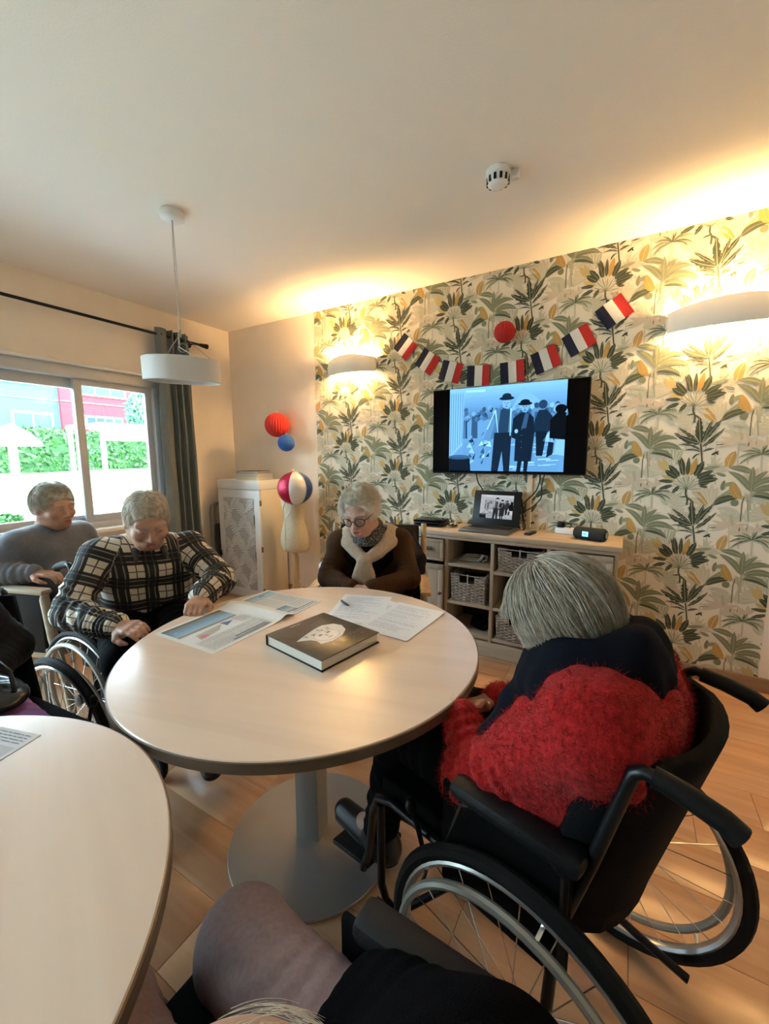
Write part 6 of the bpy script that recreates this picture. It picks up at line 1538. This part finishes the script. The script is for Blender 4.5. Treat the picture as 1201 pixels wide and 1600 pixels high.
def mat_plaid():
    m = bpy.data.materials.new('plaid_flannel'); m.use_nodes = True; nt = m.node_tree; b = nt.nodes['Principled BSDF']; b.inputs['Roughness'].default_value = 0.85
    at = nt.nodes.new('ShaderNodeAttribute'); at.attribute_name = 'plaid'; sp_ = nt.nodes.new('ShaderNodeSeparateXYZ'); nt.links.new(at.outputs['Vector'], sp_.inputs[0])
    def M(op, a, b_=None):
        n = nt.nodes.new('ShaderNodeMath'); n.operation = op
        for i, v in enumerate((a, b_)):
            if v is None: continue
            if isinstance(v, (int, float)): n.inputs[i].default_value = v
            else: nt.links.new(v, n.inputs[i])
        return n.outputs[0]
    def band(f, c, w): return M('LESS_THAN', M('ABSOLUTE', M('SUBTRACT', f, c)), w)
    D_ = []; Ls = []
    for ax in (0, 1):
        f = M('FRACT', M('MULTIPLY', sp_.outputs[ax], 1 / 0.112)); D_.append(band(f, 0.28, 0.24)); Ls.append(M('ADD', band(f, 0.17, 0.02), band(f, 0.39, 0.02))); D_.append(band(f, 0.78, 0.022))
    dark = M('MAXIMUM', D_[0], D_[2]); both = M('MULTIPLY', D_[0], D_[2]); thin = M('MAXIMUM', D_[1], D_[3]); li = M('MINIMUM', M('ADD', Ls[0], Ls[1]), 1.0)
    def mix(fac, A_, B_):
        n = nt.nodes.new('ShaderNodeMix'); n.data_type = 'RGBA'; nt.links.new(fac, n.inputs['Factor'])
        for nm, v in (('A', A_), ('B', B_)):
            if isinstance(v, tuple): n.inputs[nm].default_value = v + (1,)
            else: nt.links.new(v, n.inputs[nm])
        return n.outputs['Result']
    c = mix(thin, (0.66, 0.565, 0.45), (0.10, 0.085, 0.07)); c = mix(dark, c, (0.022, 0.019, 0.017)); c = mix(both, c, (0.006, 0.006, 0.006)); c = mix(li, c, (0.26, 0.225, 0.185)); c2 = mix(M('MULTIPLY', both, 0.8), c, (0.01, 0.01, 0.01))
    nt.links.new(c2, b.inputs['Base Color']); return m
def plaid_attr(V):
    J = B.J; best = np.full(len(V), 9.0); out = np.zeros((len(V), 3), np.float32)
    segs = [('sh' + q, 'el' + q, 0.07) for q in 'LR'] + [('el' + q, 'wr' + q, 0.055) for q in 'LR']
    ch, pe = J['chest'], J['pelvis']; ax = (ch - pe) / np.linalg.norm(ch - pe); lat = np.array((0, 1.0, 0)); fw = np.cross(lat, ax)
    d0 = np.minimum(sd_capsule(V, pe + (0, .075, 0), ch + (0, .075, 0), .12, .11), sd_capsule(V, pe - (0, .075, 0), ch - (0, .075, 0), .12, .11)) - 0.02
    out[:, 0] = V @ lat + 0.35 * np.abs(V @ fw); out[:, 1] = V @ ax; best = d0.copy()
    for i, (a, b_, r) in enumerate(segs):
        a, b_ = J[a], J[b_]; d = sd_capsule(V, a, b_, r, r); u = (b_ - a); L = np.linalg.norm(u); u /= L; e1 = np.cross(u, (0.2, 0.1, 1)); e1 /= np.linalg.norm(e1); e2 = np.cross(u, e1)
        q = V - a; k = d < best; ang = np.arctan2(q @ e2, q @ e1); out[k, 0] = (ang * 0.062)[k]; out[k, 1] = (q @ u)[k] + 0.03 * i; best = np.where(k, d, best)
    return {'plaid': out}
def fB(S):
    B.torso(S, 0.014, 1.02, 1.03, 0.0); B.arms(S, 0.018, 0.96, 0.005, 22, 1.05, 0.035); S.warp(folds(0.0055, 26, 24)); S.warp(folds(0.002, 60, 25))
B.cloth('plaid_shirt', mat_plaid(), fB, 0.006, 1, plaid_attr)
def fBc(S):
    n_ = B.J['neck']
    for sg in (-1, 1): S.chain([n_ + np.array((-0.06, sg * 0.02, 0.02)), n_ + np.array((-0.02, sg * 0.068, 0.01)), n_ + np.array((0.052, sg * 0.055, -0.03)), n_ + np.array((0.088, sg * 0.06, -0.065))], [0.02, 0.017, 0.014, 0.008], 0.01)
B.cloth('shirt_collar', mat('collar_dark', (0.05, 0.043, 0.037), 0.85, noise=0.6, nscale=40), fBc, 0.005, 1, lo=(0.0, -0.2, 0.8), hi=(0.36, 0.22, 1.1))
def fBt(S): B.legs(S, 0.014, 0.95, 0.004); S.ell(B.J['pelvis'] + (0.03, 0, -0.03), (0.15, 0.19, 0.10), None, 0.05)
B.cloth('trousers', M_trb, fBt, 0.009); B.shoes(M_shb, M_black)
hair_cap(B, hB, M_hairg, 0.007, 0.052, -0.05, 8)
strands('hair_strands', hair_paths(hB, 1200, 41, (5, 100), 0.04, 0.008, 0.005, 60, 40, grow=0.15), 0.001, M_hairl, B.root)
tw = B.J['wrL']; u_ = (B.J['wrL'] - B.J['elL']); u_ /= np.linalg.norm(u_)
wt = MB().lathe([(0.033, -0.009), (0.0345, 0), (0.033, 0.009)], 24, tw + u_ * 0.012, u_, cap=False).build('wristwatch', mat('watch_strap', (0.05, 0.04, 0.03), 0.5), B.root)
MB().lathe([(0.014, 0), (0.014, 0.006), (0.011, 0.007)], 18, tw + u_ * 0.012 + np.array((0, 0.010, 0.031)), (0, 0.3, 0.95)).build('watch_face', M_chrome, wt)

# ---- person in the grey sweater by the window
C_ = Figure('person in a blue grey sweater sitting in the armchair by the window', (0.823, -1.975, 0), 20, dict(
    pelvis=(-0.02, 0, 0.56), chest=(-0.02, 0, 0.82), neck=(0.0, 0.0, 0.955), shL=(0.0, 0.185, 0.895), shR=(0.0, -0.185, 0.895),
    elL=(0.08, 0.25, 0.70), elR=(-0.04, -0.275, 0.775), wrL=(0.26, 0.12, 0.70), wrR=(0.14, -0.225, 0.775),
    hipL=(0.03, 0.10, 0.55), hipR=(0.03, -0.10, 0.55), knL=(0.43, 0.12, 0.54), knR=(0.43, -0.12, 0.54), anL=(0.42, 0.12, 0.10), anR=(0.42, -0.12, 0.10), toeL=(0.54, 0.13, 0.035), toeR=(0.54, -0.13, 0.035)))
hC = Head((0.045, 0.0, 1.085), head_axes(-6, 8, 0), 1.02)
C_.body(hC, skinB, [dict(wr=C_.J['wrL'], d=(0.8, -0.4, -0.2), n=(0, 0, 1), side=1, curl=30), dict(wr=C_.J['wrR'], d=(0.95, 0.2, -0.05), n=(0, 0, 1), side=-1, curl=30)], h=0.0055)
hC.face_bits(C_.root)
M_gsw = mat('grey_sweater', (0.115, 0.125, 0.155), 0.8, noise=0.1, nscale=90, sheen=0.3, bump=0.2, bscale=500)
def fC(S): C_.torso(S, 0.012, 1.1, 1.1, 0.025); C_.arms(S, 0.014, 0.97, 0.004, 32, 1.1); S.warp(folds(0.004, 24, 34))
C_.cloth('sweater', M_gsw, fC, 0.007)
def fCt(S): C_.legs(S, 0.014, 0.95, 0.003)
C_.cloth('trousers', mat('dark_trousers', (0.02, 0.02, 0.023), 0.85), fCt, 0.010); C_.shoes(M_shb, M_sole)
hair_cap(C_, hC, M_hairg, 0.010, 0.047, -0.05, 9)
strands('hair_strands', hair_paths(hC, 1300, 51, (5, 100), 0.05, 0.010, 0.006, 52, 50, grow=0.1), 0.001, M_hairg, C_.root)

# ---- person in purple trousers at the left edge
D_ = Figure('person in a black jacket and purple trousers cut off by the left edge', (1.76, -2.70, 0), 5, dict(
    pelvis=(0.0, 0, 0.58), chest=(-0.06, -0.02, 0.80), neck=(-0.04, -0.02, 0.94), shL=(-0.05, 0.14, 0.87), shR=(-0.04, -0.18, 0.87),
    elL=(0.01, 0.225, 0.70), elR=(0.06, -0.22, 0.69), wrL=(0.20, 0.06, 0.68), wrR=(0.25, -0.10, 0.70),
    hipL=(0.05, 0.095, 0.56), hipR=(0.05, -0.095, 0.56), knL=(0.46, 0.09, 0.54), knR=(0.46, -0.10, 0.54), anL=(0.55, 0.10, 0.20), anR=(0.55, -0.10, 0.20), toeL=(0.67, 0.10, 0.150), toeR=(0.67, -0.10, 0.150)))
hD = Head((0.0, -0.02, 1.075), head_axes(0, 10, 0), 1.0)
D_.body(hD, skinR, [dict(wr=D_.J['wrL'], d=(0.8, -0.5, -0.2), n=(0, 0, 1), side=1, curl=30), dict(wr=D_.J['wrR'], d=(0.8, 0.5, -0.2), n=(0, 0, 1), side=-1, curl=30)], h=0.006)
hD.face_bits(D_.root)
def fD(S): D_.torso(S, 0.016, 1.1, 1.08, 0.01); D_.arms(S, 0.02, 0.98, 0.004, 42, 1.1); S.warp(folds(0.005, 24, 44))
D_.cloth('jacket', mat('black_jacket', (0.003, 0.003, 0.004), 0.7, spec=0.2), fD, 0.008)
def fDt(S): D_.legs(S, 0.018, 0.95, 0.003)
D_.cloth('trousers', mat('purple_trousers', (0.21, 0.10, 0.33), 0.85), fDt, 0.009); D_.shoes(M_shb, M_sole)
hair_cap(D_, hD, M_hairg, 0.012, 0.046, -0.06, 10)
strands('hair_strands', hair_paths(hD, 900, 61, (5, 100), 0.06, 0.010, 0.006, 52, 50), 0.001, M_hairg, D_.root)
hb_ = thing('handbag', 'shiny black handbag on the purple lap at the left edge', 'bag', (1.99, -2.60, 0.655), 12)
S = SDF((-0.2, -0.15, -0.1), (0.2, 0.15, 0.14), 0.005); S.ell((0, 0, 0.0), (0.13, 0.085, 0.042), None, 0.01); S.ell((-0.02, 0, 0.02), (0.10, 0.06, 0.035), None, 0.02); S.warp(folds(0.005, 45, 3)); V, Q = S.mesh(1)
np_mesh('bag_body', V, Q, mat('bag_leather', (0.006, 0.006, 0.007), 0.25), hb_)
MB().tube([(-0.09, 0.02, 0.03), (-0.06, 0.03, 0.085), (0.0, 0.03, 0.10), (0.06, 0.03, 0.075), (0.09, 0.02, 0.025)], 0.006, 8).build('strap', M_black, hb_)
MB().lathe([(0.008, 0), (0.008, 0.006)], 12, (0.0, -0.02, 0.05), (0, -0.4, 1)).build('clasp', M_chrome, hb_)

# ---- person in mauve trousers at the bottom edge
E_ = Figure('white haired person in mauve trousers and black top at the bottom edge', (3.42, -2.79, 0), 178, dict(
    pelvis=(0.03, -0.01, 0.58), chest=(-0.06, 0.0, 0.70), neck=(-0.03, 0.05, 0.785), shL=(-0.07, 0.18, 0.735), shR=(-0.07, -0.135, 0.725),
    elL=(0.03, 0.20, 0.61), elR=(0.085, -0.175, 0.625), wrL=(0.19, 0.12, 0.63), wrR=(0.13, 0.02, 0.65),
    hipL=(0.06, 0.07, 0.575), hipR=(0.06, -0.125, 0.575), knL=(0.47, -0.005, 0.525), knR=(0.37, -0.180, 0.545), anL=(0.53, -0.02, 0.20), anR=(0.50, -0.16, 0.20), toeL=(0.65, -0.02, 0.150), toeR=(0.62, -0.16, 0.150)))
hE = Head((0.022, 0.078, 0.870), head_axes(10, 40, 0), 0.98)
E_.body(hE, skinA, [dict(wr=E_.J['wrL'], d=(0.7, -0.6, -0.2), n=(0, 0, 1), side=1, curl=30), dict(wr=E_.J['wrR'], d=(0.3, 0.9, -0.1), n=(0, 0, 1), side=-1, curl=30)], h=0.005)
hE.face_bits(E_.root)
def fE(S): E_.torso(S, 0.014, 1.05, 1.0); E_.arms(S, 0.018, 0.97, 0.003, 52, 1.1); S.cap(E_.J['neck'] + (-0.045, 0, -0.03), E_.J['neck'] + (-0.035, 0.008, 0.035), 0.085, 0.066, 0.02); S.warp(folds(0.004, 24, 54))
E_.cloth('sweater', mat('black_knit', (0.0015, 0.0015, 0.002), 0.95, spec=0.04, bump=0.5, bscale=300), fE, 0.007)
def fEt(S): E_.legs(S, 0.012, 0.95, 0.002, fat=0.95)
E_.cloth('trousers', mat('mauve_trousers', (0.27, 0.20, 0.225), 0.9, noise=0.12, nscale=120, bump=0.2, bscale=500), fEt, 0.007); E_.shoes(M_shb, M_sole)
strands('hair_strands', hair_paths(hE, 1600, 71, (25, 110), 0.05, 0.003, 0.010, 105, 24, grow=0.12, back_th=120), 0.00022, M_hairw, E_.root)

# ---- jacket on the chair back and striped bag beside the woman with glasses
jk = thing('jacket', 'black jacket hung over the back of the beech armchair', 'jacket', (2.33, -1.0, 0), -65)
S = SDF((-0.45, -0.4, 0.3), (0.1, 0.4, 1.1), 0.007)
for q in (-1, 1):
    S.cap((-0.30, q * 0.14, 0.86), (-0.25, q * 0.17, 0.50), 0.055, 0.06, 0.04); S.cap((-0.31, q * 0.06, 0.88), (-0.27, q * 0.07, 0.50), 0.05, 0.05, 0.04)
    S.cap((-0.28, q * 0.19, 0.84), (-0.10, q * 0.255, 0.74), 0.05, 0.045, 0.04); S.cap((-0.10, q * 0.255, 0.74), (0.06, q * 0.262, 0.56), 0.045, 0.04, 0.03)
S.warp(folds(0.008, 28, 9)); V, Q = S.mesh(1); np_mesh('cloth', V, Q, mat('jacket_black', (0.004, 0.004, 0.005), 0.8, spec=0.15), jk)
tb = thing('tote_bag', 'blue and white patterned cloth bag hanging by the woman with glasses', 'bag', (2.17, -1.205, 0.50), -65)
M_bag = mat('bag_pattern', (0.1, 0.3, 0.4), 0.8); nt = M_bag.node_tree; wv = nt.nodes.new('ShaderNodeTexWave'); wv.inputs['Scale'].default_value = 14; wv.inputs['Distortion'].default_value = 9; wv.inputs['Detail Scale'].default_value = 2
cr = nt.nodes.new('ShaderNodeValToRGB'); cr.color_ramp.interpolation = 'CONSTANT'; cr.color_ramp.elements[0].color = (0.06, 0.22, 0.34, 1); cr.color_ramp.elements[1].position = 0.5; cr.color_ramp.elements[1].color = (0.62, 0.70, 0.74, 1)
tcn = nt.nodes.new('ShaderNodeTexCoord'); nt.links.new(tcn.outputs['Object'], wv.inputs['Vector']); nt.links.new(wv.outputs['Fac'], cr.inputs['Fac']); nt.links.new(cr.outputs['Color'], nt.nodes['Principled BSDF'].inputs['Base Color'])
S = SDF((-0.2, -0.12, -0.05), (0.2, 0.12, 0.4), 0.006); S.cap((-0.08, 0, 0.06), (-0.08, 0, 0.26), 0.05, 0.035, 0.04); S.cap((0.08, 0, 0.06), (0.08, 0, 0.26), 0.05, 0.035, 0.04); S.cap((-0.08, 0, 0.1), (0.08, 0, 0.1), 0.05, 0.05, 0.04); S.cap((-0.08, 0, 0.25), (0.08, 0, 0.25), 0.03, 0.03, 0.03); S.warp(folds(0.005, 35, 2)); V, Q = S.mesh(1); np_mesh('bag_body', V, Q, M_bag, tb)
MB().tube([(-0.06, 0.0, 0.27), (-0.05, 0.0, 0.36), (0.05, 0.0, 0.36), (0.06, 0.0, 0.27)], 0.006, 8).build('handle', M_bag, tb)
